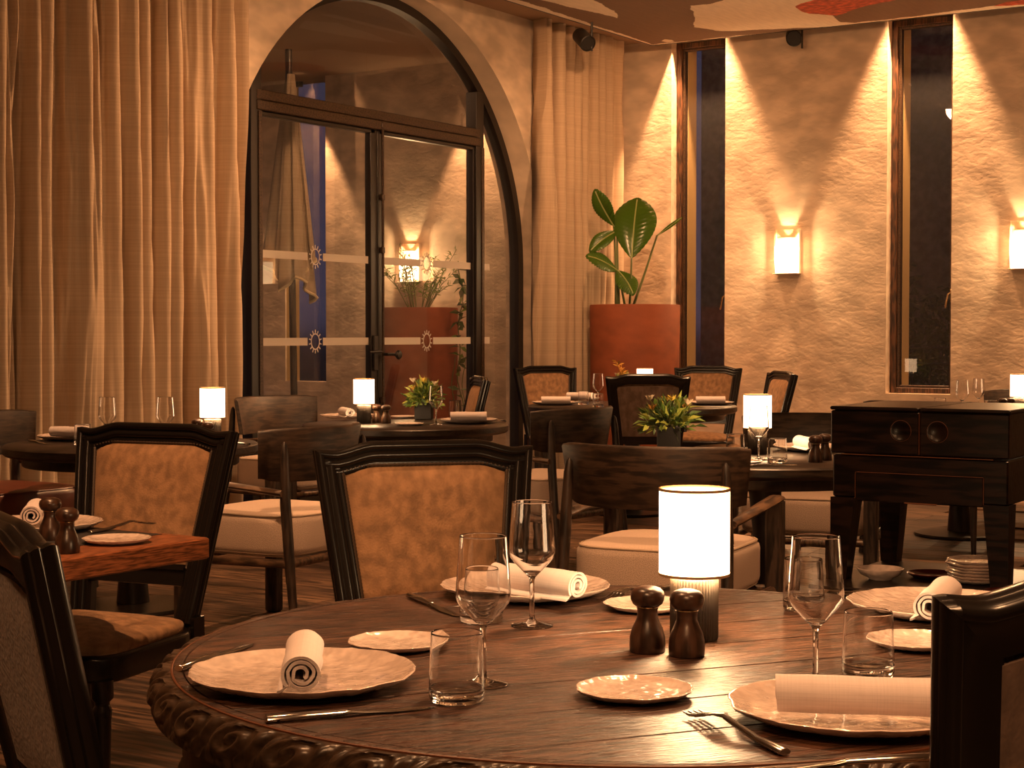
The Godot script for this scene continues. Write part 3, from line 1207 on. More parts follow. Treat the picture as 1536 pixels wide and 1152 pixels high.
	for i in 39:
		s = MB.new()
		s.tube([Vector3(i * 0.2, 0, 0), Vector3(i * 0.2, 0.95, 0)], 0.010, 6)
		if i < 38:
			var p := []
			for k in 9:
				var a := PI * k / 8
				p.append(Vector3(i * 0.2 + 0.1 - 0.1 * cos(a), 0.8 + 0.1 * sin(a), 0))
			s.tube(p, 0.008, 5)
		part("bar", s, m.black_metal, t)
	s = MB.new()
	for k in 9000:
		var q := Vector3(rng.randf_range(-9.0, 1.5), 0, rng.randf_range(-21.5, -19.5))
		q.y = rng.randf_range(0.0, 2.3 + 1.1 * sin(q.x * 1.3) + 0.5 * sin(q.x * 3.7))
		blade(s, q, Vector3(rng.randf_range(-1, 1), rng.randf_range(-0.4, 1), rng.randf_range(-1, 1)).normalized(), rng.randf_range(0.10, 0.2), 0.045, rng)
	var hg := part("hedge", s, m.hedge_leaf)
	hg.set_meta("kind", "stuff")
	tag(hg, "dark hedge outside behind the iron railing", "hedge")
	s = MB.new()
	s.box(Vector3(2.3, 5.55, 1.2), Vector3(-9.72, 2.775, -22.6), 0.03)
	s.box(Vector3(2.4, 0.2, 1.3), Vector3(-9.72, 5.6, -22.6), 0.03)
	tag(part("stone_wall", s, m.stone_grey), "grey stone wall outside the first narrow window", "wall")
	s = MB.new()
	s.box(Vector3(12.0, 6.6, 1.0), Vector3(-2.4, 3.3, -23.6), 0.03)
	s.box(Vector3(12.2, 0.25, 1.3), Vector3(-2.4, 6.7, -23.6), 0.03)
	tag(part("sky_blocking_wall", s, m.stone_grey), "tall dark wall added to block the sky outside the second narrow window", "wall")  # added dark backdrop that keeps the sky out of this window


func blade(s: MB, at: Vector3, dir: Vector3, L: float, w: float, rng: RandomNumberGenerator) -> void:
	var side := dir.cross(Vector3(rng.randf_range(-1, 1), 0.6, rng.randf_range(-1, 1))).normalized()
	var up := side.cross(dir)
	var a := at
	var b := at + dir * L * 0.45 + side * w + up * w * 0.35
	var c := at + dir * L - up * L * 0.12
	var d := at + dir * L * 0.45 - side * w + up * w * 0.35
	var e := at + dir * L * 0.5
	var g := -up * 0.0012
	s.emit(PackedVector3Array([a, e, b, b, e, c, a, d, e, d, c, e, a + g, b, e + g, b, c, e + g, a + g, e + g, d, d, e + g, c]), PackedInt32Array([0, 0, 1, 1, 2, 2, 3, 3]), false)


func planter(at: Vector3, label: String) -> void:
	var t := thing("planter", label, "planter", at, 0.0, "tall terracotta cylinders")
	var s := MB.new()
	s.lathe([Vector2(0, 0), Vector2(0.345, 0), Vector2(0.352, 0.008), Vector2(0.372, 0.8), Vector2(0.378, 1.475), Vector2(0.374, 1.484), Vector2(0.362, 1.484), Vector2(0.357, 1.478), Vector2(0.354, 1.40), Vector2(0, 1.40)], 64)
	part("pot", s, m.terracotta, t)
	s = MB.new()
	s.lathe([Vector2(0, 1.402), Vector2(0.352, 1.402), Vector2(0.352, 1.425), Vector2(0.2, 1.44), Vector2(0, 1.435)], 32)
	part("soil", s, m.soil, t)


# ------------------------------------------------------------------ furniture
func crest(u: float) -> float:
	var x := absf(u)
	var k := clampf((0.215 - x) / 0.10, 0.0, 1.0)
	return 0.5265 + 0.021 * k * k * (3 - 2 * k) + 0.0045 * clampf((x - 0.2) / 0.036, 0, 1)


func louis_chair() -> Node3D:
	var t := thing("dining_chair", "", "chair", Vector3.ZERO, 0.0, "black carved dining chairs with brown velvet")
	var al := deg_to_rad(12.5)
	var pl := func(u: float, v: float, w: float) -> Vector3:
		return Vector3(u, 0.44 + v * cos(al) + w * sin(al), -0.205 - v * sin(al) + w * cos(al))
	# one path: up the left post, over the crest, down the right post
	var path := PackedVector2Array()
	for i in 7:
		var q := i / 6.0
		path.append(Vector2(-0.192 - 0.0575 * q, 0.5295 * q))
	var c0 := path.size() - 1
	for i in range(1, 40):
		var u := lerpf(-0.2495, 0.2495, i / 40.0)
		path.append(Vector2(u, crest(u)))
	var c1 := path.size()
	for i in 7:
		var q := 1.0 - i / 6.0
		path.append(Vector2(0.192 + 0.0575 * q, 0.5295 * q))
	var prof := [[-0.060, -0.015], [-0.018, -0.016], [-0.015, -0.021], [-0.009, -0.024], [-0.003, -0.022], [0.0, -0.016], [-0.002, -0.012], [0.001, -0.007], [0.0015, -0.001], [-0.002, 0.004], [0.0, 0.008], [0.001, 0.014], [-0.001, 0.020], [-0.006, 0.025], [-0.012, 0.026], [-0.018, 0.023], [-0.020, 0.017], [-0.023, 0.0175], [-0.029, 0.021], [-0.035, 0.021], [-0.040, 0.017], [-0.042, 0.012], [-0.046, 0.014], [-0.052, 0.014], [-0.060, 0.009]]
	var rings := []
	for i in path.size():
		var d0 := (path[i] - path[maxi(i - 1, 0)]).normalized()
		var d1 := (path[mini(i + 1, path.size() - 1)] - path[i]).normalized()
		if i == 0:
			d0 = d1
		if i == path.size() - 1:
			d1 = d0
		var nn := (Vector2(-d0.y, d0.x) + Vector2(-d1.y, d1.x)).normalized()
		var sc := 1.0 / maxf(0.6, nn.dot(Vector2(-d0.y, d0.x)))
		if i == 0 or i == path.size() - 1:
			nn = Vector2(-1 if i == 0 else 1, 0)
			sc = 1.0
		var r := PackedVector3Array()
		for p in prof:
			var a: float = p[0] * sc
			var q := path[i] + nn * a
			r.append(pl.call(q.x, q.y, p[1]))
		rings.append(r)
	for e in [["back_post", 0, c0 + 1], ["crest_rail", c0, c1 + 1], ["back_post", c1, path.size()]]:
		var s := MB.new()
		var a: int = e[1]
		var b: int = e[2]
		s.loft(rings.slice(a, b), 1, 50.0)
		part(e[0], s, m.black_wood, t)
	# lower rail of the back
	var s := MB.new()
	for q in [[0.10, 0.150, -0.014, 0.016], [0.142, 0.158, -0.004, 0.021]]:
		var rr := []
		for u in [-0.150, 0.150]:
			rr.append(PackedVector3Array([pl.call(u, q[0], q[2]), pl.call(u, q[1], q[2]), pl.call(u, q[1], q[3]), pl.call(u, q[0], q[3])]))
		s.loft(rr, 1, 30.0)
	part("lower_rail", s, m.black_wood, t)
	# upholstery, front and outer back
	var hw := func(v: float) -> float: return 0.192 + 0.056 * v / 0.513 - 0.056
	var front := func(i: int, j: int) -> Vector3:
		var a := i / 20.0 * 2 - 1
		var b := j / 20.0
		var u: float = a * hw.call(lerpf(0.15, 0.475, b))
		var v := lerpf(0.150, crest(u * 0.95) - 0.054, b)
		var puff := (1 - pow(absf(a), 5)) * (1 - pow(absf(b * 2 - 1), 6))
		return pl.call(u, v, 0.006 + 0.026 * puff)
	s = MB.new()
	s.sheet(21, 21, front, func(_i, _j): return pl.call(0, 0, -0.010) - pl.call(0, 0, 0))
	part("back_cushion", s, m.velvet, t)
	var rear := func(i: int, j: int) -> Vector3:
		var a := i / 10.0 * 2 - 1
		var b := j / 10.0
		var u: float = a * (hw.call(lerpf(0.15, 0.475, b)) - 0.004)
		var v := lerpf(0.152, crest(u * 0.95) - 0.074, b)
		return pl.call(u, v, -0.0145 - 0.003 * (1 - pow(absf(a), 6)) * (1 - pow(absf(b * 2 - 1), 6)))
	s = MB.new()
	s.sheet(11, 11, rear, func(_i, _j): return pl.call(0, 0, 0.008) - pl.call(0, 0, 0))
	part("outer_back", s, m.velvet_grey, t, "greyish velvet panel on the outside of the back")
	s = MB.new()
	for a in [-1, 1]:
		var rr := []
		for v in [0.145, 0.48]:
			var u0: float = a * (hw.call(v) + 0.001)
			var u1: float = a * (hw.call(v) - 0.008)
			rr.append(PackedVector3Array([pl.call(u0, v, -0.013), pl.call(u1, v, -0.013), pl.call(u1, v, 0.004), pl.call(u0, v, 0.004)]))
		s.loft(rr, 1, 30.0)
	part("inner_fillet", s, m.black_wood, t)
	# beaded trim round the front cushion
	var rim := []
	for k in 4:
		for i in 20:
			var q := [[i, 20], [20, 20 - i], [20 - i, 0], [0, i]][k] as Array
			rim.append(front.call(q[0], q[1]) + (pl.call(0, 0, 0.004) - pl.call(0, 0, 0)))
	rim.append(rim[0])
	var fine := []
	var fr := []
	for i in rim.size() - 1:
		for k in 4:
			fine.append(rim[i].lerp(rim[i + 1], k / 4.0))
			fr.append(0.0052 if k % 2 == 0 else 0.0036)
	s = MB.new()
	s.tube(fine, fr, 6)
	part("beaded_trim", s, m.trim_beads, t)
	# seat
	s = MB.new()
	s.cushion(0.50, 0.47, 0.365, 0.435, 0.0, 0.012, Vector3(0, 0, 0.03), 7.0, 0.86)
	part("seat_frame", s, m.black_wood, t)
	s = MB.new()
	s.cushion(0.485, 0.44, 0.425, 0.462, 0.028, 0.016, Vector3(0, 0, 0.035), 6.0, 0.86)
	part("seat", s, m.velvet, t)
	for x in [-1, 1]:
		s = MB.new()
		var b := Transform3D(Basis(), Vector3(x * 0.215, 0, 0.225))
		s.lathe([Vector2(0, 0), Vector2(0.012, 0), Vector2(0.014, 0.02), Vector2(0.022, 0.28), Vector2(0.024, 0.30), Vector2(0.018, 0.31), Vector2(0.018, 0.32), Vector2(0.027, 0.33), Vector2(0.027, 0.375), Vector2(0, 0.375)], 16, b)
		part("leg", s, m.black_wood, t)
		s = MB.new()
		var rr := []
		for q in [[0.0, -0.30, 0.017], [0.2, -0.245, 0.021], [0.36, -0.21, 0.025], [0.46, -0.21, 0.024]]:
			rr.append(PackedVector3Array([Vector3(x * 0.178 - q[2], q[0], q[1] - q[2]), Vector3(x * 0.178 + q[2], q[0], q[1] - q[2]), Vector3(x * 0.178 + q[2], q[0], q[1] + q[2]), Vector3(x * 0.178 - q[2], q[0], q[1] + q[2])]))
		s.loft(rr, 1, 30.0)
		part("leg", s, m.black_wood, t)
	return t


func armchair(called: String, cloth: Material) -> Node3D:
	var t := thing(called, "", "armchair", Vector3.ZERO, 0.0, "low armchairs with curved wooden backs")
	# curved back board
	var rings := []
	for i in 33:
		var a := lerpf(-0.90, 0.90, i / 32.0)
		var r := PackedVector3Array()
		var e := clampf(1.0 - pow(absf(a) / 0.9, 10), 0.35, 1.0)
		for q in [[0.645 + 0.012 * (1 - e), -0.011], [0.652, -0.013], [0.855, -0.012], [0.863, -0.006], [0.866, 0.0], [0.863, 0.006], [0.855, 0.012], [0.652, 0.013], [0.645 + 0.012 * (1 - e), 0.011]]:
			var h: float = 0.755 + (q[0] - 0.755) * (0.86 + 0.14 * e)
			var rad: float = 0.415 + q[1] * (0.6 + 0.4 * e) + 0.16 * (h - 0.7)
			r.append(Vector3(sin(a) * rad, h, 0.10 - cos(a) * rad))
		rings.append(r)
	var s := MB.new()
	s.loft(rings, 1, 60.0)
	part("back_board", s, m.back_panel, t)
	for x in [-1.0, 1.0]:
		s = MB.new()
		s.tube([Vector3(x * 0.315, 0, -0.335), Vector3(x * 0.305, 0.30, -0.300), Vector3(x * 0.296, 0.56, -0.272), Vector3(x * 0.288, 0.76, -0.262), Vector3(x * 0.286, 0.80, -0.260), Vector3(x * 0.285, 0.812, -0.260)], [0.014, 0.021, 0.022, 0.017, 0.012, 0.004], 12)
		part("rear_leg", s, m.post_wood, t)
		s = MB.new()
		s.box(Vector3(0.062, 0.645, 0.062), Vector3(x * 0.315, 0.3225, 0.235), 0.008)
		part("front_leg", s, m.post_wood, t)
		s = MB.new()
		var ar := []
		for q in [[-0.27, 0.605, 0.018, 0.014], [-0.1, 0.62, 0.026, 0.013], [0.1, 0.635, 0.033, 0.013], [0.262, 0.648, 0.034, 0.012]]:
			var rr := PackedVector3Array()
			for k in 10:
				var a := TAU * k / 10
				rr.append(Vector3(x * 0.312 + cos(a) * q[2], q[1] + sin(a) * q[3], q[0]))
			ar.append(rr)
		s.loft(ar)
		part("arm", s, m.arm_wood, t)
		s = MB.new()
		s.tube([Vector3(x * 0.305, 0.322, -0.30), Vector3(x * 0.312, 0.315, 0.22)], 0.018, 10)
		part("side_rail", s, m.arm_wood, t)
	s = MB.new()
	s.tube([Vector3(-0.30, 0.322, -0.295), Vector3(0.30, 0.322, -0.295)], 0.018, 10)
	part("rear_rail", s, m.arm_wood, t)
	s = MB.new()
	s.tube([Vector3(-0.30, 0.315, 0.235), Vector3(0.30, 0.315, 0.235)], 0.018, 10)
	part("front_rail", s, m.arm_wood, t)
	s = MB.new()
	s.cushion(0.575, 0.56, 0.335, 0.515, 0.018, 0.04, Vector3(0, 0, -0.02), 5.0)
	var c := part("seat_cushion", s, cloth, t)
	s = MB.new()
	for h in [0.504, 0.351]:
		var p := []
		var o := s.oval(0.575 / 2 - 0.010, 0.56 / 2 - 0.010, h, Vector3(0, 0, -0.02), 5.0, -1.0)
		for k in o:
			p.append(k)
		p.append(o[0])
		s.tube(p, 0.004, 6)
	part("piping", s, m.piping if cloth == m.boucle_cloth else cloth, c)
	return t


func bistro_table(at: Vector3, r: float, label: String) -> Node3D:
	var t := thing("round_table", label, "table", at, 0.4, "dark round pedestal tables")
	var s := MB.new()
	s.lathe([Vector2(0, 0.700), Vector2(r - 0.03, 0.700), Vector2(r - 0.012, 0.704), Vector2(r, 0.715), Vector2(r, 0.742), Vector2(r - 0.008, 0.75), Vector2(0, 0.75)], 72)
	part("tabletop", s, m.dark_table, t)
	s = MB.new()
	s.lathe([Vector2(0, 0.655), Vector2(r - 0.09, 0.655), Vector2(r - 0.085, 0.66), Vector2(r - 0.085, 0.7), Vector2(0, 0.7)], 56)
	part("apron", s, m.ebony, t)
	s = MB.new()
	s.lathe([Vector2(0, 0.02), Vector2(0.075, 0.02), Vector2(0.06, 0.2), Vector2(0.05, 0.45), Vector2(0.07, 0.655), Vector2(0, 0.655)], 24)
	part("column", s, m.ebony, t)
	s = MB.new()
	s.lathe([Vector2(0, 0), Vector2(0.27, 0), Vector2(0.275, 0.006), Vector2(0.27, 0.018), Vector2(0.08, 0.03), Vector2(0, 0.03)], 48)
	part("base", s, m.ebony, t)
	return t


func furniture() -> void:
	front_table()
	bistro_table(C(-1.72, 7.53), 0.565, "dark round table before the left curtain")
	bistro_table(C(-0.585, 9.15), 0.565, "dark round table with flowers before the glass door")
	bistro_table(C(1.02, 6.70), 0.57, "dark round table with flowers behind the glowing front lamp")
	bistro_table(C(0.83, 11.5), 0.72, "large dark round table before the terracotta planter")
	bistro_table(C(2.76, 10.25), 0.60, "dark round table behind the old cabinet")
	wood_table()
	# carved black chairs: [px of the back's middle, depth there, facing X, facing D, label]
	var lc := louis_chair()
	lc.scale = Vector3(1.07, 1.015, 1.03)
	for a in [
			[637, 3.98, 0.27, -0.96, "black carved chair with golden brown velvet facing us across the front table"],
			[232, 4.75, -0.40, -0.92, "black carved chair with dark brown velvet behind the red wooden table"],
			[818, 13.0, 0.40, -0.92, "small black carved chair at the corner curtain, leftmost at the far table"],
			[972, 10.45, 0.05, 1.0, "black carved chair seen from behind, in front of the far table"],
			[1062, 13.0, -0.30, -0.95, "small black carved chair below the first narrow window"],
			[1172, 11.3, -0.985, -0.16, "black carved chair seen edge on beside the glowing middle lamp"],
			[718, 9.95, -0.985, -0.17, "black carved chair seen edge on at the table by the glass door"]]:
		var f := (C(a[2], a[3]) - C(0, 0)).normalized()
		dup(lc, at_px(a[0], a[1]) + f * 0.32, yaw_to(f), a[4])
	var f := C(0.87, 0.5).normalized()
	dup(lc, C(-0.735, 2.38) + f * 0.32, yaw_to(f), "black carved chair cut off at the lower left corner")
	f = C(-0.25, 0.97).normalized()
	dup(lc, C(0.70, 1.795) + f * 0.32, yaw_to(f), "black carved chair seen from behind at the lower right corner")
	# low armchairs
	var ac := armchair("armchair", m.boucle_cloth)
	for a in [
			[0.57, 5.95, 0.42, 0.9, "low armchair with curved back right behind the glowing front lamp"],
			[-1.01, 7.06, -0.88, 0.47, "low armchair seen from behind between the two left tables"],
			[-1.27, 9.92, 0.80, -0.6, "low armchair by the curtain end, left of the glowing lamp near the door"],
			[0.16, 8.72, -0.80, 0.6, "low armchair seen from behind right of the table by the door"],
			[1.37, 7.68, -0.33, -0.94, "low armchair facing us behind the middle table and mills"],
			[2.42, 9.62, 0.45, 0.9, "low armchair seen from behind just above the old cabinet"],
			[3.35, 10.95, -0.65, -0.75, "low armchair at the right edge behind two wine glasses"]]:
		var g := C(a[2], a[3]).normalized()
		dup(ac, C(a[0], a[1]), yaw_to(g), a[4])
	var al := armchair("leather_armchair", m.leather)
	var g2 := C(0.84, -0.54).normalized()
	dup(al, C(-2.43, 7.98), yaw_to(g2), "low armchair with red brown leather seat at the left edge")


func front_table() -> void:
	var at := C(0.17, 2.60)
	# boards run along this direction
	var dir := C(0.925, 0.38).normalized()
	var t := thing("front_table", "large round dark oak table with carved edge in the foreground", "table", at, atan2(-dir.z, dir.x))
	var R := 0.672
	var W := 0.168
	var k := 0
	for i in range(-4, 4):
		var v0 := i * W + 0.0008
		var v1 := (i + 1) * W - 0.0008
		var rings := []
		for q in [[0.715, 0.0], [0.7475, 0.0], [0.75, 0.0022]]:
			var a: float = clampf(v0 + q[1], -R + 0.001, R - 0.001)
			var b: float = clampf(v1 - q[1], -R + 0.001, R - 0.001)
			var r := PackedVector3Array()
			for j in 13:
				var v := lerpf(a, b, j / 12.0)
				r.append(Vector3(sqrt(R * R - v * v), q[0], v))
			for j in 13:
				var v := lerpf(b, a, j / 12.0)
				r.append(Vector3(-sqrt(R * R - v * v), q[0], v))
			rings.append(r)
		var s := MB.new()
		s.loft(rings, 1, 35.0)
		part("board", s, [m.table_oak, m.table_oak_pale, m.table_oak_dark][(k * 2 + k / 3) % 3], t)
		k += 1
	# border ring and carved edge
	var s := MB.new()
	s.lathe([Vector2(0.674, 0.71), Vector2(0.674, 0.749), Vector2(0.6755, 0.7505), Vector2(0.687, 0.7505), Vector2(0.689, 0.749), Vector2(0.689, 0.71)], 128, Transform3D(), true)
	part("border", s, m.table_oak_dark, t)
	s = MB.new()
	s.lathe([Vector2(0.688, 0.74), Vector2(0.688, 0.7494), Vector2(0.6895, 0.7502), Vector2(0.6915, 0.7494), Vector2(0.6915, 0.74)], 128, Transform3D(), true)
	part("worn_edge_line", s, m.worn_line, t, "reddish worn line round the border")
	s = MB.new()
	var seg := 1080
	var rings := []
	var prof := []
	for i in 21:
		var a := PI * 0.62 * i / 20.0
		prof.append(Vector2(0.691 + 0.029 * sin(a), 0.7475 - 0.042 * (1 - cos(a))))
	for i in prof.size():
		var p: Vector2 = prof[i]
		var v := i / 20.0
		var r := PackedVector3Array()
		for j in seg:
			var a := TAU * j / seg
			var u := fposmod(a / TAU * 40.0 - 0.55 * v, 1.0)
			# a curled leaf in each bay: raised lobe, hollow heart, slanting veins
			var c := Vector2((u - 0.5) * 1.1, v - 0.5)
			var d := c.length()
			var lobe := smoothstep(0.5, 0.32, d)
			var scroll := sin(c.angle() + d * 24.0)
			var e := 0.0032 * lobe + 0.0030 * lobe * (1.0 - pow(1.0 - absf(scroll), 3.0)) * signf(scroll) + 0.0022 * (1.0 - lobe) * sin(u * TAU * 5.0 + v * 10.0) - 0.0055 * exp(-pow(minf(u, 1.0 - u) / 0.05, 2))
			e *= smoothstep(0.0, 0.15, v) * smoothstep(1.0, 0.88, v)
			r.append(Vector3(cos(a) * (p.x + e), p.y + e * 0.45, sin(a) * (p.x + e)))
		rings.append(r)
	for q in [Vector2(0.70, 0.690), Vector2(0.66, 0.688), Vector2(0.66, 0.735), Vector2(0.685, 0.745)]:
		var r := PackedVector3Array()
		for j in seg:
			var a := TAU * j / seg
			r.append(Vector3(cos(a) * q.x, q.y, sin(a) * q.x))
		rings.append(r)
	s.loft(rings, 0, 75.0, true)
	part("carved_edge", s, m.carved_oak, t, "rim carved with curled leaves")
	s = MB.new()
	s.lathe([Vector2(0.60, 0.585), Vector2(0.675, 0.585), Vector2(0.683, 0.592), Vector2(0.675, 0.60), Vector2(0.675, 0.688), Vector2(0.60, 0.688)], 96, Transform3D(), true)
	part("apron", s, m.carved_oak, t)
	s = MB.new()
	s.lathe([Vector2(0, 0.05), Vector2(0.13, 0.05), Vector2(0.14, 0.10), Vector2(0.10, 0.16), Vector2(0.12, 0.3), Vector2(0.09, 0.42), Vector2(0.11, 0.5), Vector2(0.2, 0.6), Vector2(0.2, 0.714), Vector2(0, 0.714)], 36)
	part("column", s, m.carved_oak, t)
	for i in 4:
		s = MB.new()
		var b := Basis(Vector3.UP, PI / 2 * i + 0.5)
		var p := []
		for q in [[0.08, 0.10], [0.22, 0.09], [0.36, 0.05], [0.42, 0.035]]:
			p.append(b * Vector3(q[0], q[1], 0))
		s.tube(p, [0.045, 0.04, 0.035, 0.034], 12)
		part("foot", s, m.carved_oak, t)


func wood_table() -> void:
	var c := P(315, 806, 0.75)
	var t := thing("wooden_table", "red brown rectangular wooden table at the left", "table", c)
	var s := MB.new()
	s.bb(Vector3(-0.80, -0.052, 0), Vector3(0, 0, 1.35), 0.004)
	part("tabletop", s, m.red_wood, t)
	s = MB.new()
	s.bb(Vector3(-0.50, -0.73, 0.70), Vector3(-0.40, -0.052, 0.80), 0.006)
	part("column", s, m.ebony, t)
	s = MB.new()
	s.bb(Vector3(-0.70, -0.75, 0.50), Vector3(-0.20, -0.73, 1.0), 0.006)
	part("base", s, m.ebony, t)
	s = MB.new()
	s.bb(Vector3(-0.65, -0.09, 0.35), Vector3(-0.25, -0.052, 1.15), 0.004)
	part("apron", s, m.ebony, t)


# ------------------------------------------------------------------ tableware
func table_lamp(at: Vector3, label: String, e := 0.18) -> void:
	var key := "lamp"
	var l := OmniLight3D.new()
	l.name = "lamp_light"
	l.light_color = Color(1.0, 0.80, 0.58)
	l.light_energy = e
	l.omni_range = 10.0
	l.omni_attenuation = 2.0
	l.light_size = 0.03
	l.shadow_enabled = true
	l.position = at + Vector3(0, 0.172, 0)
	add_child(l)
	if protos.has(key):
		dup(protos[key], at, 0.0, label)
		return
	var t := thing("table_lamp", label, "table lamp", at, 0.0, "small glowing table lamps")
	protos[key] = t
	var rings := []
	for q in [[0.0, 0.96], [0.003, 1.0], [0.099, 1.0], [0.101, 0.9]]:
		var r := PackedVector3Array()
		for j in 192:
			var a := TAU * j / 192
			var k := 1.0 - 0.055 * pow(absf(sin(a * 24.0)), 0.6) * (1.0 if q[0] < 0.1 else 0.5)
			r.append(Vector3(cos(a), 0, sin(a)) * 0.0395 * k * q[1] + Vector3(0, q[0], 0))
		rings.append(r)
	var s := MB.new()
	s.loft(rings, 1, 70.0)
	part("base", s, m.lamp_base, t, "dark ribbed base")
	s = MB.new()
	s.lathe([Vector2(0.0565, 0.108), Vector2(0.0575, 0.108), Vector2(0.0575, 0.243), Vector2(0.0565, 0.243)], 64, Transform3D(), true)
	part("shade", s, m.shade_glow, t)
	for h in [0.1045, 0.2425]:
		s = MB.new()
		s.lathe([Vector2(0.0562, h), Vector2(0.0582, h), Vector2(0.0582, h + 0.0045), Vector2(0.0562, h + 0.0045)], 64, Transform3D(), true)
		part("shade_trim", s, m.shade_trim, t)
	s = MB.new()
	s.lathe([Vector2(0, 0.0995), Vector2(0.008, 0.0995), Vector2(0.008, 0.135), Vector2(0, 0.135)], 12)
	for k in 3:
		var a := TAU * k / 3
		s.tube([Vector3(0, 0.112, 0), Vector3(cos(a) * 0.0565, 0.112, sin(a) * 0.0565)], 0.0015, 5)
	part("holder", s, m.brass_steel, t)
	dup(t, at, 0.0, label)


var protos := {}


func pl(key: String, make: Callable, at: Vector3, turn: float, label: String, group := "") -> Node3D:
	if not protos.has(key):
		protos[key] = make.call()
	return dup(protos[key], at, turn, label, group)


func wine_glass() -> Node3D:
	var t := thing("wine_glass", "", "wine glass", Vector3.ZERO, 0.0, "stemmed wine glasses")
	var s := MB.new()
	var prof := []
	for q in [[0.0, 0.0], [0.034, 0.0], [0.036, 0.0008], [0.0355, 0.0022], [0.024, 0.0042], [0.010, 0.008], [0.0052, 0.013], [0.0042, 0.022], [0.0040, 0.05], [0.0042, 0.078], [0.0060, 0.084], [0.0105, 0.0885], [0.0150, 0.0925], [0.0140, 0.0928], [0.0085, 0.0905], [0.0, 0.0895]]:
		prof.append(Vector2(q[0], q[1]))
	s.lathe(prof, 48, Transform3D(), false, null, 70.0)
	part("stem", s, m.glass, t)
	s = MB.new()
	prof = []
	for q in [[0.0151, 0.0927], [0.0156, 0.0933], [0.020, 0.098], [0.030, 0.1085], [0.0365, 0.117], [0.0392, 0.123], [0.0395, 0.128], [0.0392, 0.135], [0.0372, 0.165], [0.0345, 0.20], [0.0338, 0.2108], [0.03365, 0.2124], [0.0333, 0.2129], [0.03295, 0.2124], [0.0331, 0.2108], [0.0338, 0.20], [0.0366, 0.165], [0.0386, 0.135], [0.0389, 0.128], [0.0385, 0.1235], [0.0358, 0.1176], [0.0293, 0.1092], [0.0193, 0.0987], [0.0150, 0.0940], [0.0144, 0.0933]]:
		prof.append(Vector2(q[0], q[1]))
	s.lathe(prof, 56, Transform3D(), true, null, 70.0)
	part("bowl", s, m.glass, t)
	return t


func lip(r: float, y: float, w: float) -> Array:
	var o := []
	for k in 8:
		var a := TAU * k / 8
		o.append(Vector2(r + cos(a) * w, y + sin(a) * w))
	return o


func tumbler() -> Node3D:
	var t := thing("tumbler", "", "glass", Vector3.ZERO, 0.0, "water tumblers")
	var s := MB.new()
	var prof := []
	for q in [[0.0, 0.0], [0.032, 0.0], [0.0345, 0.0002], [0.0368, 0.002], [0.0378, 0.007], [0.038, 0.014], [0.0379, 0.018], [0.0379, 0.019], [0.0369, 0.0190], [0.0366, 0.0182], [0.034, 0.0165], [0.027, 0.0145], [0.0, 0.0135]]:
		prof.append(Vector2(q[0], q[1]))
	s.lathe(prof, 56, Transform3D(), false, null, 70.0)
	part("base", s, m.glass, t, "thick glass base")
	s = MB.new()
	prof = []
	for q in [[0.0379, 0.0192], [0.0379, 0.0200], [0.0376, 0.03], [0.0369, 0.05], [0.0358, 0.075], [0.0350, 0.0915], [0.0348, 0.0934], [0.0344, 0.0940], [0.0340, 0.0934], [0.0341, 0.0915], [0.0349, 0.075], [0.0360, 0.05], [0.0367, 0.03], [0.0369, 0.0200], [0.0369, 0.0192]]:
		prof.append(Vector2(q[0], q[1]))
	s.lathe(prof, 56, Transform3D(), true, null, 70.0)
	part("wall", s, m.glass, t)
	return t


func plate(r: float, h: float, key: int, called: String, group: String) -> Node3D:
	var t := thing(called, "", "plate", Vector3.ZERO, 0.0, group)
	var n := FastNoiseLite.new()
	n.seed = key
	n.frequency = 0.9
	var wob := func(a: float, rr: float, y: float) -> Vector2:
		var k := rr / r
		var w := n.get_noise_2d(cos(a) * 1.6, sin(a) * 1.6) * 0.035 + n.get_noise_2d(cos(a) * 4.5 + 9, sin(a) * 4.5) * 0.016
		return Vector2(rr * (1.0 + w * k), y + (n.get_noise_2d(cos(a) * 3.5 + 30, sin(a) * 3.5) * 0.08 * h * k * k if y > 0.001 else 0.0))
	var s := MB.new()
	s.lathe([Vector2(0, 0), Vector2(r * 0.62, 0), Vector2(r * 0.70, h * 0.08), Vector2(r * 0.9, h * 0.45), Vector2(r * 0.985, h * 0.82), Vector2(r * 0.998, h * 0.95), Vector2(r * 0.99, h), Vector2(r * 0.975, h * 0.985), Vector2(r * 0.93, h * 0.80), Vector2(r * 0.8, h * 0.52), Vector2(r * 0.6, h * 0.36), Vector2(r * 0.3, h * 0.32), Vector2(0, h * 0.31)], 80, Transform3D(), false, wob, 75.0)
	part("dish", s, m.ceramic, t)
	return t


func charger() -> Node3D:
	return plate(0.1625, 0.022, 3, "dinner_plate", "large cream dinner plates")


func side_plate() -> Node3D:
	return plate(0.081, 0.013, 8, "side_plate", "small cream side plates")


